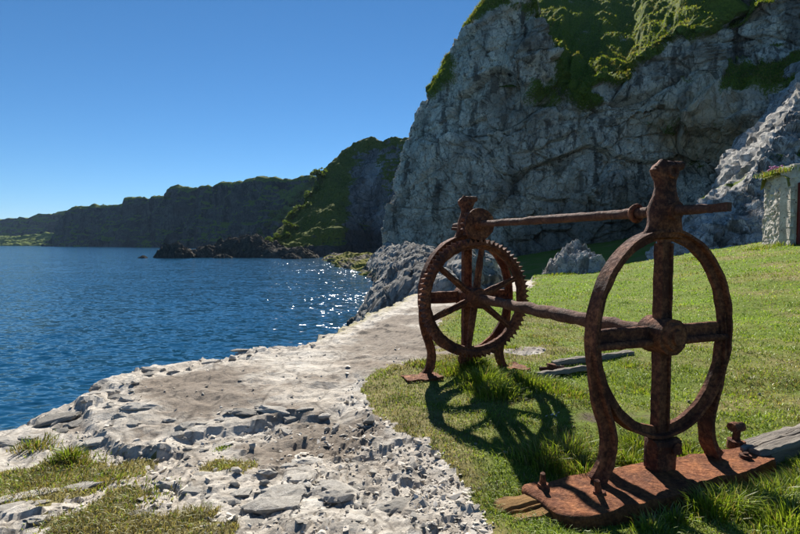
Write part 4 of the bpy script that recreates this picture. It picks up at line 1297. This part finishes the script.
# ------------------------------------------------------------------ loose stones on the platform
def hull_mesh(name, n, seed, flat=0.6, jag=0.25):
    rnd = random.Random(seed); bm = bmesh.new()
    for i in range(n):
        v = Vector((rnd.gauss(0, 1), rnd.gauss(0, 1), rnd.gauss(0, 1))).normalized() * rnd.uniform(1 - jag, 1)
        v.x *= rnd.uniform(0.9, 1.1); v.z *= flat
        bm.verts.new(v)
    bmesh.ops.convex_hull(bm, input=bm.verts[:])
    bmesh.ops.delete(bm, geom=[v for v in bm.verts if not v.link_faces], context='VERTS')
    bmesh.ops.recalc_face_normals(bm, faces=bm.faces[:])
    me = bpy.data.meshes.new(name); bm.to_mesh(me); bm.free()
    me.materials.append(MAT['stone'])
    return me

def big_stone_mesh(name, seed, flat=0.55):
    rnd = random.Random(seed); bm = bmesh.new()
    for i in range(22):
        v = Vector((rnd.gauss(0, 1), rnd.gauss(0, 1), rnd.gauss(0, 1))).normalized() * rnd.uniform(0.78, 1)
        v.z *= flat; bm.verts.new(v)
    bmesh.ops.convex_hull(bm, input=bm.verts[:])
    bmesh.ops.delete(bm, geom=[v for v in bm.verts if not v.link_faces], context='VERTS')
    bmesh.ops.subdivide_edges(bm, edges=bm.edges[:], cuts=2, use_grid_fill=True)
    bmesh.ops.triangulate(bm, faces=bm.faces[:])
    co = np.array([v.co[:] for v in bm.verts])
    d = rock_disp(co + seed, 0.55, seed) * 0.16 + fbm(co * 3 + seed, 3, seed) * 0.07
    for v, dd in zip(bm.verts, d): v.co *= 1 + float(dd)
    bmesh.ops.recalc_face_normals(bm, faces=bm.faces[:])
    me = bpy.data.meshes.new(name); bm.to_mesh(me); bm.free()
    me.materials.append(MAT['stone'])
    return me

STONES = [hull_mesh("stone", random.choice((10, 12, 14)), 800 + k, random.uniform(0.35, 0.75)) for k in range(14)]
BIGS = [big_stone_mesh("boulder", 830 + k, random.uniform(0.38, 0.62)) for k in range(7)]

# height lookup on the ground sheet (for resting stones and blades)
def sheet_z(x, y):
    x = np.asarray(x, float); y = np.asarray(y, float)
    dx, dy = x - O[0], y - O[1]
    rr2 = np.hypot(dx, dy); aa = np.arctan2(dx, dy)
    fi = np.clip(np.log(np.maximum(rr2, 1e-3) / r[0]) / math.log(r[-1] / r[0]) * (nR - 1), 0, nR - 1.001)
    fj = np.clip(np.interp(aa, ang, np.arange(nA)), 0, nA - 1.001)
    i0 = fi.astype(int); j0 = fj.astype(int); a = fi - i0; b = fj - j0
    return (Zr[i0, j0] * (1 - a) * (1 - b) + Zr[i0 + 1, j0] * a * (1 - b) + Zr[i0, j0 + 1] * (1 - a) * b + Zr[i0 + 1, j0 + 1] * a * b)

def put_stone(me, x, y, size, rz, name="stone", sink=0.25, sq=(1, 1, 1), tilt=(0, 0)):
    o = bpy.data.objects.new(name, me); COL.objects.link(o)
    z = float(sheet_z(x, y))
    o.location = (x, y, z + size * sq[2] * (0.45 - sink))
    o.scale = (size * sq[0], size * sq[1], size * sq[2])
    o.rotation_euler = (tilt[0], tilt[1], rz)
    o.parent = platform
    return o

rs = random.Random(99)
# larger blocks seen in the photo: pixel, width in pixels, squash
for k, (x_, y_, w_, sq_) in enumerate([
        (106, 392, 30, (1.0, .8, .95)), (95, 388, 16, (.9, .8, 1.1)), (124, 396, 34, (1.2, .7, .6)), (99, 440, 30, (1.1, .8, .6)), (122, 424, 24, (.9, .8, .9)), (140, 418, 34, (1.3, .7, .6)), (112, 416, 16, (1, .9, .9)),
        (132, 430, 20, (1, .8, .8)), (185, 432, 26, (1.1, .7, .8)), (198, 428, 26, (1.2, .6, .6)), (178, 438, 18, (.9, .8, 1.0)), (172, 424, 18, (1.2, .7, .6)), (250, 411, 40, (1.4, .6, .45)), (274, 411, 34, (1.3, .6, .55)),
        (291, 413, 24, (1.1, .7, .7)), (262, 405, 18, (1.2, .6, .4)), (305, 409, 20, (1.2, .7, .5)), (322, 412, 22, (1.2, .6, .6)), (220, 424, 20, (1.1, .7, .5)), (236, 417, 18, (1, .7, .6)),
        (168, 492, 26, (1.2, .6, .7)), (192, 500, 26, (1.1, .7, .6)), (145, 524, 30, (1.4, .6, .4)), (272, 512, 62, (1.2, .8, .42)), (300, 486, 36, (1, .8, .6)), (305, 500, 22, (.9, .8, 1.0)), (338, 505, 40, (1, .9, .6)),
        (268, 478, 24, (1.1, .8, .6)), (288, 470, 22, (1, .8, .7)), (240, 500, 30, (1.2, .8, .5)), (205, 480, 24, (1.2, .7, .4)), (330, 478, 22, (1.1, .8, .6)), (362, 492, 26, (1.1, .8, .5)), (385, 512, 30, (1.2, .9, .5)),
        (20, 424, 40, (1.4, .8, .45)), (55, 414, 40, (1.4, .7, .45)), (75, 425, 26, (1.2, .8, .6)), (30, 436, 26, (1.2, .8, .5)), (60, 432, 20, (1.1, .8, .6)), (8, 440, 30, (1.3, .8, .5)), (52, 420, 14, (1, .9, .8)),
        (150, 372, 22, (1.3, .7, .5)), (205, 361, 26, (1.4, .7, .45)), (280, 346, 22, (1.3, .7, .5)), (240, 352, 18, (1.3, .7, .4)), (30, 500, 44, (1.6, .6, .28)), (70, 492, 40, (1.6, .5, .28)), (15, 514, 44, (1.5, .7, .3)), (48, 528, 34, (1.3, .7, .4)),
        (85, 484, 24, (1.4, .6, .35)), (282, 500, 60, (1.2, .9, .55)), (340, 494, 52, (1.1, .9, .55)), (250, 532, 56, (1.2, .8, .5)), (312, 462, 44, (1.2, .8, .5)), (400, 512, 44, (1.2, .8, .5))]):
    gx, gy = G(x_, y_, -0.06 if y_ > 415 else 0.0)
    size = w_ / F * gy / 2
    put_stone(BIGS[k % len(BIGS)], gx, gy, size, rs.uniform(-0.5, 0.5) + 0.25, "boulder" if w_ > 24 else "stone", 0.42 if sq_[2] < .5 else 0.50, sq_, (rs.uniform(-.15, .15), rs.uniform(-.15, .15)))

# scattered middle-size stones, picked where rubble lies
cnt = 0; tries = 0
while cnt < 150 and tries < 6000:
    tries += 1
    if rs.random() < 0.72:
        x_, y_ = rs.uniform(110, 500), rs.uniform(408, 545)
    else:
        x_ = rs.uniform(0, 330); y_ = 425 - x_ * 0.27 + rs.uniform(-8, 22)
    gx, gy = G(x_, y_, -0.05)
    l_ = float(lawn_sd(np.array([gx]), np.array([gy]))[0]); d_ = float(dry_sd(np.array([gx]), np.array([gy]))[0])
    la_ = float(poly_sd(np.array([gx]), np.array([gy]), LAND)[0]); u_ = float(poly_sd(np.array([gx]), np.array([gy]), UPPER)[0])
    if l_ > 0.02 or d_ > 0.04 or la_ < 0.02: continue
    if u_ > 0.08 and la_ > 0.35: continue
    wpx = min(5 + rs.expovariate(1 / 4.0), 20)
    size = wpx / F * gy / 2
    put_stone(STONES[cnt % 14], gx, gy, size, rs.uniform(0, 6.3), "stone", rs.uniform(0.05, 0.3), (rs.uniform(.9, 1.5), rs.uniform(.6, 1), rs.uniform(.6, 1.1)), (rs.uniform(-.4, .4), rs.uniform(-.4, .4)))
    cnt += 1
# a few pale stones lying in the grass
for (x_, y_, w_) in ((98, 462, 9), (60, 458, 7), (132, 480, 7), (505, 450, 6), (475, 447, 5), (690, 398, 6), (760, 392, 5)):
    gx, gy = G(x_, y_)
    put_stone(STONES[int(x_) % 14], gx, gy, w_ / F * gy / 2, rs.uniform(0, 6), "stone", 0.05)

# fine chips: one mass
def chip_field():
    V, Fc, T = [], [], []
    base = []
    for k in range(8):
        bm = bmesh.new(); rnd = random.Random(900 + k)
        for i in range(8):
            v = Vector((rnd.gauss(0, 1), rnd.gauss(0, 1), rnd.gauss(0, 1))).normalized(); v.z *= 0.6; v.y *= .8; bm.verts.new(v)
        bmesh.ops.convex_hull(bm, input=bm.verts[:]); bmesh.ops.triangulate(bm, faces=bm.faces[:])
        bm.verts.index_update()
        base.append((np.array([v.co[:] for v in bm.verts]), np.array([[v.index for v in f.verts] for f in bm.faces]))); bm.free()
    N = 26000
    px = RNG.uniform(60, 560, N); py = RNG.uniform(345, 560, N)
    ru = (267 - py) / F; dz = -sp_ + ru * cp; dy = cp + ru * sp_
    t = -(CAM_Z + 0.04) / dz
    x = (px - 400) / F * t; y = dy * t
    l = lawn_sd(x, y); d = dry_sd(x, y); la = poly_sd(x, y, LAND); u_ = poly_sd(x, y, UPPER)
    dens = 0.5 + 1.2 * n2(x, y, 2.0, 3, 905)
    prob = np.where(u_ > 0.05, 0.05, 0.30 * np.clip(dens, 0.1, 1)) + 0.45 * np.exp(-((l + 0.12) / 0.12) ** 2) * (u_ < 0.1)
    fx_, fy_ = G(592, 416)
    fx2, fy2 = G(628, 413)
    patch_ = np.exp(-((x - fx_) / 0.20) ** 2 - ((y - fy_) / 0.12) ** 2) + 0.5 * np.exp(-((x - fx2) / 0.22) ** 2 - ((y - fy2) / 0.12) ** 2)
    keep = (la > 0.03) & (((l < 0.03) & (d < 0.03) & (RNG.random(N) < prob)) | (RNG.random(N) < 1.5 * patch_))
    idx = np.nonzero(keep)[0]
    idx = idx[np.argsort(~(patch_[idx] > 0.25), kind='stable')][:1900]
    zz = sheet_z(x, y)
    off = 0
    for i in idx:
        bv, bf = base[i % 8]
        s = 0.005 * (1 + RNG.exponential(1.1)); s = min(s, 0.034) * (0.6 + 0.13 * y[i])
        a = RNG.uniform(0, 6.28); c, sn = math.cos(a), math.sin(a)
        w = bv * s * np.array([RNG.uniform(.8, 1.7), 1, RNG.uniform(.5, 1)])
        tl = RNG.uniform(-.5, .5)
        w = np.stack([w[:, 0] * c - w[:, 1] * sn, w[:, 0] * sn + w[:, 1] * c, w[:, 2] + w[:, 0] * tl], -1)
        V.append(w + np.array([x[i], y[i], zz[i] + 0.25 * s])); Fc.append(bf + off); off += len(bv)
        tone = RNG.choice([0.8, 0.66, 0.54, 0.38, 0.2], p=[.2, .3, .27, .15, .08])
        T.append(np.tile(np.array([tone * 0.95, tone * 0.855, tone * 0.715]), (len(bv), 1)))
    o = link("stone_chips", np_mesh("stone_chips", np.concatenate(V), np.concatenate(Fc), False, {"tint": np.concatenate(T)}), MAT['chips'], platform)
    o["kind"] = "stuff"
chip_field()

# ------------------------------------------------------------------ grass
def blades(x, y, z, h, w, lean, col, dirs=None):
    """five-vertex bent blades; returns verts, faces (tri), tint"""
    N = len(x)
    a = RNG.uniform(0, 2 * math.pi, N) if dirs is None else dirs
    fa = a + RNG.uniform(-1.2, 1.2, N) + math.pi / 2
    wx, wy = np.cos(fa) * w / 2, np.sin(fa) * w / 2
    bx, by = np.cos(a) * lean * h, np.sin(a) * lean * h
    b = np.stack([x, y, z - 0.006], -1)
    wv = np.stack([wx, wy, 0 * wx], -1)
    m = b + np.stack([bx * 0.35, by * 0.35, h * 0.62], -1)
    tp = b + np.stack([bx, by, h * np.clip(1.05 - 0.35 * lean, 0.4, 1)], -1)
    V = np.stack([b - wv, b + wv, m + wv * 0.8, m - wv * 0.8, tp], 1)
    k = np.arange(N)[:, None] * 5
    Fc = np.concatenate([k + [0, 1, 2], k + [0, 2, 3], k + [3, 2, 4]], 1).reshape(-1, 3)
    T = np.repeat(col[:, None, :], 5, 1).copy()
    T[:, 4] *= 1.15
    return V.reshape(-1, 3), Fc, T.reshape(-1, 3)

GREEN = np.array([[0.105, 0.165, 0.015], [0.165, 0.235, 0.024], [0.235, 0.295, 0.043]])
STRAW = np.array([[0.20, 0.175, 0.065], [0.30, 0.26, 0.12], [0.15, 0.115, 0.045]])

def pick_cols(N, straw_p):
    g = GREEN[RNG.integers(0, 3, N)] * RNG.uniform(0.8, 1.25, (N, 1))
    s = STRAW[RNG.integers(0, 3, N)] * RNG.uniform(0.8, 1.15, (N, 1))
    return np.where((RNG.random(N) < straw_p)[:, None], s, g)

def lawn_grass():
    N = 580000
    rr_ = 1.9 * (24 / 1.9) ** RNG.random(N)
    aa = RNG.uniform(math.radians(-55), math.radians(60), N)
    x = rr_ * np.sin(aa); y = rr_ * np.cos(aa)
    ls_ = lawn_sd(x, y)
    ds_ = dry_sd(x, y)
    k1 = ls_ > 0.0; k2 = ds_ > 0.0
    patchy = n2(x, y, 3.0, 3, 921)
    e = np.exp(-((x - ex) / 0.25) ** 2 - ((y - ey) / 0.2) ** 2) + np.exp(-((x - fx) / 0.24) ** 2 - ((y - fy) / 0.13) ** 2)
    keep = (k1 & (RNG.random(N) < 0.60 + 0.5 * patchy) & (RNG.random(N) > 0.9 * e)) | (k2 & (RNG.random(N) < 0.75 + 0.4 * patchy))
    # keep off the base plate
    dx, dy = x - PLATE[0], y - PLATE[1]
    lx = dx * 0.949 + dy * 0.316; ly = -dx * 0.316 + dy * 0.949
    keep &= ~((lx > np.where((ly > -0.14) & (ly < 0.03), -0.98, -0.78)) & (lx < 0.79) & (ly > -0.32) & (ly < 0.11))
    x, y, ls_, ds_, patchy = x[keep][:225000], y[keep][:225000], ls_[keep][:225000], ds_[keep][:225000], patchy[keep][:225000]
    d = np.hypot(x, y); N = len(x)
    dryz = (ds_ > 0) & (ls_ < 0)
    h = RNG.uniform(0.012, 0.034, N) * (1 + 0.9 * np.clip(patchy, 0, 1)) * np.where(dryz, 1.15, 1.0) * (1 + 0.03 * d)
    w = RNG.uniform(0.0016, 0.0032, N) * (0.7 + 0.32 * d)
    sp = np.clip(0.28 + 1.0 * n2(x, y, 0.9, 4, 925) + 0.35 * sstep(0.5, 0.0, ls_) + 0.60 * dryz - 0.30 * sstep(7, 12, d) + 0.2 * sstep(4.5, 7, x), 0.05, 0.9)
    col = pick_cols(N, sp)
    col = col * np.clip(1 + 0.55 * n2(x, y, 1.9, 3, 927), 0.6, 1.5)[:, None]
    far = sstep(6, 12, d)[:, None]
    col = col * (1 + far * np.array([0.15, 0.35, 0.0]))
    V, Fc, T = blades(x, y, sheet_z(x, y), h, w, RNG.uniform(0.4, 1.5, N), col)
    o = link("grass", np_mesh("grass", V, Fc, True, {"tint": T}), MAT['blade'])
    tag(o, "short green and straw coloured grass over the ground", "grass", kind="stuff")
lawn_grass()

def tufts():
    """longer grass round the winch feet and plate"""
    spots = [  # pixel, blades, height, radius, straw share
        (472, 374, 1000, 0.21, 0.12, .12), (485, 388, 1000, 0.22, 0.15, .10), (500, 398, 700, 0.18, 0.15, .15), (455, 376, 400, 0.12, 0.12, .2), (515, 382, 350, 0.11, 0.12, .1), (440, 368, 300, 0.08, 0.12, .3), (470, 362, 300, 0.12, 0.15, .2),
        (530, 385, 600, 0.14, 0.20, .15), (555, 390, 500, 0.12, 0.20, .2), (575, 395, 350, 0.10, 0.2, .3), (425, 368, 300, 0.10, 0.14, .4),
        (570, 450, 1000, 0.20, 0.17, .30), (545, 455, 700, 0.17, 0.16, .35), (585, 465, 700, 0.18, 0.13, .3), (600, 448, 600, 0.18, 0.12, .3),
        (630, 452, 700, 0.18, 0.10, .1), (640, 440, 500, 0.15, 0.10, .15), (690, 445, 400, 0.12, 0.12, .2), (715, 455, 300, 0.1, 0.1, .2),
        (640, 385, 300, 0.08, 0.18, .3), (630, 365, 260, 0.08, 0.15, .2), (740, 390, 250, 0.06, 0.2, .5), (720, 340, 250, 0.08, 0.25, .3), (35, 435, 300, 0.10, 0.1, .6),
        (75, 448, 500, 0.065, 0.16, .45), (68, 446, 350, 0.14, 0.06, .4), (100, 470, 500, 0.06, 0.18, .4), (40, 470, 500, 0.07, 0.2, .4), (225, 458, 250, 0.04, 0.06, .5), (222, 440, 160, 0.03, 0.04, .1), (90, 515, 500, 0.05, 0.18, .5), (140, 490, 400, 0.05, 0.15, .5),
        (500, 350, 300, 0.10, 0.2, .2), (788, 258, 500, 0.25, 0.5, .2), (760, 256, 300, 0.18, 0.4, .3), (700, 252, 300, 0.15, 0.5, .2), (575, 282, 300, 0.15, 0.6, .2), (560, 286, 250, 0.14, 0.5, .2)]
    Vs, Fs, Ts = [], [], []; off = 0
    def add(cx, cy, n, h, rad, st):
        nonlocal off
        q = RNG.normal(0, 0.55, (n, 2)) * rad
        x = cx + q[:, 0] * 1.25; y = cy + q[:, 1]
        hh = 0.78 * h * RNG.uniform(0.45, 1.1, n) * np.clip(1.15 - np.hypot(q[:, 0], q[:, 1]) / (2.2 * rad), 0.4, 1)
        d = math.hypot(cx, cy)
        w = RNG.uniform(0.003, 0.0065, n) * (0.75 + 0.12 * d)
        outw = np.arctan2(q[:, 1], q[:, 0]) + RNG.normal(0, 0.7, n)
        col = pick_cols(n, st) * 1.0
        V, Fc, T = blades(x, y, sheet_z(x, y), hh, w, RNG.uniform(0.25, 0.95, n), col, outw)
        Vs.append(V); Fs.append(Fc + off); Ts.append(T); off += len(V)
    for (x_, y_, n, h, rad, st) in spots:
        gx, gy = G(x_, y_) if y_ > 300 else tuple(P(x_, y_, 17.0 if x_ > 690 else 18.3)[:2])
        add(gx, gy, n, h, rad, st)
    # fringe in front of the plate, hiding its right-hand edge
    for k in range(16):
        lx_ = -0.05 + k * 0.075
        c = wl(lx_, -0.33 - 0.05 * RNG.random())
        add(c[0], c[1], 420, 0.13 + 0.07 * RNG.random(), 0.11, .15)
    for k in range(14):
        c = wl(0.10 + k * 0.09, -0.55 - 0.15 * RNG.random())
        add(c[0], c[1], 420, 0.13 + 0.06 * RNG.random(), 0.14, .15)
    for (lx_, ly_) in ((0.38, -0.12), (0.45, -0.16), (0.36, -0.20), (0.9, -0.16), (1.1, -0.15), (1.3, -0.15), (-0.3, -0.36), (-0.45, -0.38)):
        c = wl(lx_, ly_); add(c[0], c[1], 130, 0.12, 0.06, .15)
    o = link("grass_tufts", np_mesh("grass_tufts", np.concatenate(Vs), np.concatenate(Fs), True, {"tint": np.concatenate(Ts)}), MAT['blade'])
    tag(o, "longer green grass tufts around the winch feet and base plate", "grass", kind="stuff")
tufts()

def cliff_turf():
    q = np.concatenate([c[0] for c in CLIFF_TURF]); down = np.concatenate([c[1] for c in CLIFF_TURF]); n = len(q)
    col = pick_cols(n, np.clip(0.26 + 0.6 * fbm(q * 0.3, 2, 935), 0.05, 0.8)) * np.array([1.05, 1.0, 0.9])
    V, Fc, T = blades(q[:, 0], q[:, 1], q[:, 2], RNG.uniform(0.08, 0.22, n), RNG.uniform(0.035, 0.075, n), RNG.uniform(0.5, 1.3, n), col, down)
    o = link("cliff_grass", np_mesh("cliff_grass", V, Fc, True, {"tint": T}), MAT['blade'])
    tag(o, "long grass hanging over the cliff's upper slopes", "grass", kind="stuff")
cliff_turf()

# turf and thrift on the hut wall head
def hut_top():
    n = 900
    s = RNG.random(n); e = RNG.random(n) < 0.35
    x = np.where(e, HUT_A[0] + (HUT_B[0] - HUT_A[0]) * s, HUT_A[0] + HUT_T[0] * 3.5 * s) + RNG.normal(0, 0.10, n)
    y = np.where(e, HUT_A[1] + (HUT_B[1] - HUT_A[1]) * s, HUT_A[1] + HUT_T[1] * 3.5 * s) + RNG.normal(0.1, 0.10, n)
    V, Fc, T = blades(x, y, np.full(n, 3.42), RNG.uniform(0.08, 0.26, n), RNG.uniform(0.015, 0.03, n), RNG.uniform(.3, 1, n), pick_cols(n, np.full(n, 0.35)))
    o = link("wall_top_grass", np_mesh("wall_top_grass", V, Fc, True, {"tint": T}), MAT['blade'])
    tag(o, "tufty grass growing along the hut wall head", "grass", kind="stuff")
    root = empty("thrift_clump", (float(HUT_A[0] + 0.45 * (HUT_B[0] - HUT_A[0])), float(HUT_A[1] + 0.45 * (HUT_B[1] - HUT_A[1])), 3.42))
    tag(root, "clump of pink thrift flowers on top of the hut wall", "flowers")
    n = 160
    V, Fc, T = blades(RNG.normal(0, .14, n), RNG.normal(0, .14, n), np.full(n, 0.0), RNG.uniform(0.1, 0.2, n), np.full(n, 0.02), RNG.uniform(.3, .9, n), pick_cols(n, np.full(n, .1)))
    link("leaves", np_mesh("leaves", V, Fc, True, {"tint": T}), MAT['blade'], root)
    m = M("pink_petals"); pm = m.done((0.62, 0.20, 0.42), 0.8)
    bm0 = bmesh.new(); bmesh.ops.create_icosphere(bm0, subdivisions=1, radius=0.045)
    for v in bm0.verts: v.co.z *= 0.7; v.co *= random.uniform(.8, 1.15)
    hm = bpy.data.meshes.new("flower_head"); bm0.to_mesh(hm); bm0.free(); hm.materials.append(pm)
    for k in range(14):
        o = bpy.data.objects.new("flower_head", hm); COL.objects.link(o); o.parent = root
        o.location = (random.gauss(0, .14), random.gauss(0, .12), random.uniform(.14, .26))
hut_top()

# ------------------------------------------------------------------ trees
def crown_mesh(name, seed, n=420, flat=0.8, leaf=0.16):
    g = np.random.default_rng(seed)
    lobes = g.normal(0, 0.42, (9, 3)) * np.array([1, 1, flat]); lr = g.uniform(0.28, 0.5, 9)
    k = g.integers(0, 9, n)
    v = g.normal(0, 1, (n, 3)); v /= np.linalg.norm(v, axis=1, keepdims=True)
    c = lobes[k] + v * (lr[k] * g.uniform(0.55, 1.05, n))[:, None]
    c[:, 2] = np.maximum(c[:, 2], -0.7)
    a = g.normal(0, 1, (n, 3)); a /= np.linalg.norm(a, axis=1, keepdims=True)
    b = np.cross(a, g.normal(0, 1, (n, 3))); b /= np.linalg.norm(b, axis=1, keepdims=True)
    s = leaf * g.uniform(0.6, 1.3, n)[:, None]
    V = np.stack([c - a * s, c + b * s * .6, c + a * s, c - b * s * .6], 1).reshape(-1, 3)
    Fc = np.arange(n * 4).reshape(-1, 4)
    tone = g.uniform(0.6, 1.35, n)[:, None] * np.array([0.11, 0.155, 0.025])
    return np_mesh(name, V, Fc, True, {"tint": np.repeat(tone[:, None], 4, 1).reshape(-1, 3)})
def trunk_mesh(seed):
    bm = bmesh.new(); rnd = random.Random(seed)
    add_cyl(bm, (0, 0, -1.1), (0.05, 0.03, 0.1), 0.07, 0.04, 7, 4, 0.1, seed)
    for k in range(4):
        a = rnd.uniform(0, 6.28)
        add_cyl(bm, (0, 0, -0.6 + 0.15 * k), (0.4 * math.cos(a), 0.4 * math.sin(a), -0.1 + 0.12 * k), 0.035, 0.012, 5, 2, 0.1, seed + k)
    me = bpy.data.meshes.new("trunk"); bm.to_mesh(me); bm.free(); me.materials.append(MAT['bark']); return me
CROWNS = [crown_mesh("crown", 950 + k) for k in range(4)]
for c in CROWNS: c.materials.append(MAT['leaf'])
TRUNKS = [trunk_mesh(970 + k) for k in range(2)]

DEPS = bpy.context.evaluated_depsgraph_get()
def ray_hit(px, py, names):
    d = Vector(P(px, py, 1.0)) - Vector((0, 0, CAM_Z)); d.normalize()
    best = None
    for nm in names:
        o = bpy.data.objects[nm]
        ok, loc, nr, idx = o.ray_cast(Vector((0, 0, CAM_Z)), d)
        if ok and (best is None or (loc - Vector((0, 0, CAM_Z))).length < (best - Vector((0, 0, CAM_Z))).length):
            best = loc.copy()
    return best

def tree(loc, rad, k, name, label, group):
    root = empty(name, loc, random.uniform(0, 6))
    tag(root, label, "tree", group)
    c = bpy.data.objects.new("crown", CROWNS[k % 4]); COL.objects.link(c); c.parent = root
    c.location = (0, 0, rad * 0.62); c.scale = (rad, rad, rad * random.uniform(.75, 1.0))
    t = bpy.data.objects.new("trunk", TRUNKS[k % 2]); COL.objects.link(t); t.parent = root
    t.location = (0, 0, rad * 0.62); t.scale = (rad,) * 3
    LAST[0] = root
    return root

LAST = [None]; HILL = []; ROW = []
ORD = 'first second third fourth fifth sixth seventh eighth ninth tenth eleventh twelfth thirteenth fourteenth fifteenth sixteenth seventeenth eighteenth nineteenth twentieth twenty-first twenty-second twenty-third twenty-fourth twenty-fifth'.split()
rt = random.Random(41)
k = 0
for (x_, y_, wpx) in [(262, 232, 8), (268, 226, 9), (276, 229, 8), (282, 221, 9), (272, 216, 8), (288, 226, 9), (284, 212, 8), (293, 217, 10), (299, 209, 9), (292, 205, 8), (303, 201, 9), (308, 206, 8), (310, 195, 9), (301, 193, 8),
                       (316, 189, 9), (312, 184, 8), (320, 182, 8), (278, 238, 8), (268, 239, 7), (288, 236, 8), (257, 238, 7), (296, 198, 7), (322, 176, 7), (296, 228, 8)]:
    h = ray_hit(x_, y_ + 2, ["near_coast", "headland"])
    if h is None: continue
    rad = wpx / F * h.y * 0.62
    tree(h, rad, k, "hillside_tree", "bright green bushy tree on the far hillside left of the headland", "trees on the far hillside"); k += 1
    HILL.append((x_, y_, LAST[0]))
for i in range(9):
    x_ = 97 + i * 2.9 + rt.uniform(-.5, .5)
    h = ray_hit(x_, 207.6, ["near_coast", "far_coast"])
    if h is None: continue
    tree(Vector((h.x, h.y + 6, h.z + 0.4)), rt.uniform(2.0, 3.2), k, "clifftop_tree", "small dark tree in the row along the distant cliff top", "trees in a row on the distant cliff top"); k += 1; ROW.append(LAST[0])
for (x_, y_) in ((166, 199), (170, 194), (313, 181), (318, 179)):
    h = ray_hit(x_, y_ + 1, ["near_coast", "headland"])
    if h is None: continue
    tree(h, 3.2, k, "clifftop_tree", {166: "dark tree left of the notch on the distant skyline", 170: "dark tree right of the notch on the distant skyline", 313: "dark tree on the skyline left of the headland top", 318: "dark tree on the skyline touching the headland slope"}[x_], "trees on the skyline"); k += 1

for i, (_, _, o) in enumerate(sorted(HILL, key=lambda h: h[0])):
    o["label"] = "bright green bushy tree on the far hillside, " + ORD[i] + " counting from the left"
for i, o in enumerate(ROW):
    o["label"] = "tiny dark tree in the distant cliff top row, " + ORD[i] + " from the left"

# ------------------------------------------------------------------ sea air
bm = bmesh.new()
bmesh.ops.create_cube(bm, size=1.0)
for v in bm.verts:
    v.co.x *= 6400; v.co.y *= 6400
    v.co.z = -9.0 if v.co.z < 0 else 125.0
me = bpy.data.meshes.new("haze"); bm.to_mesh(me); bm.free()
hm = bpy.data.materials.new("sea_air"); hm.use_nodes = True
nt_ = hm.node_tree
for nd in list(nt_.nodes):
    if nd.type != 'OUTPUT_MATERIAL': nt_.nodes.remove(nd)
pv = nt_.nodes.new("ShaderNodeVolumePrincipled")
pv.inputs["Color"].default_value = (0.45, 0.66, 1.0, 1)
pv.inputs["Density"].default_value = 0.00005
pv.inputs["Anisotropy"].default_value = 0.2
nt_.links.new(pv.outputs[0], [n for n in nt_.nodes if n.type == 'OUTPUT_MATERIAL'][0].inputs["Volume"])
hz = link("haze", me, hm)
tag(hz, "thin blue sea air over the bay", kind="stuff")
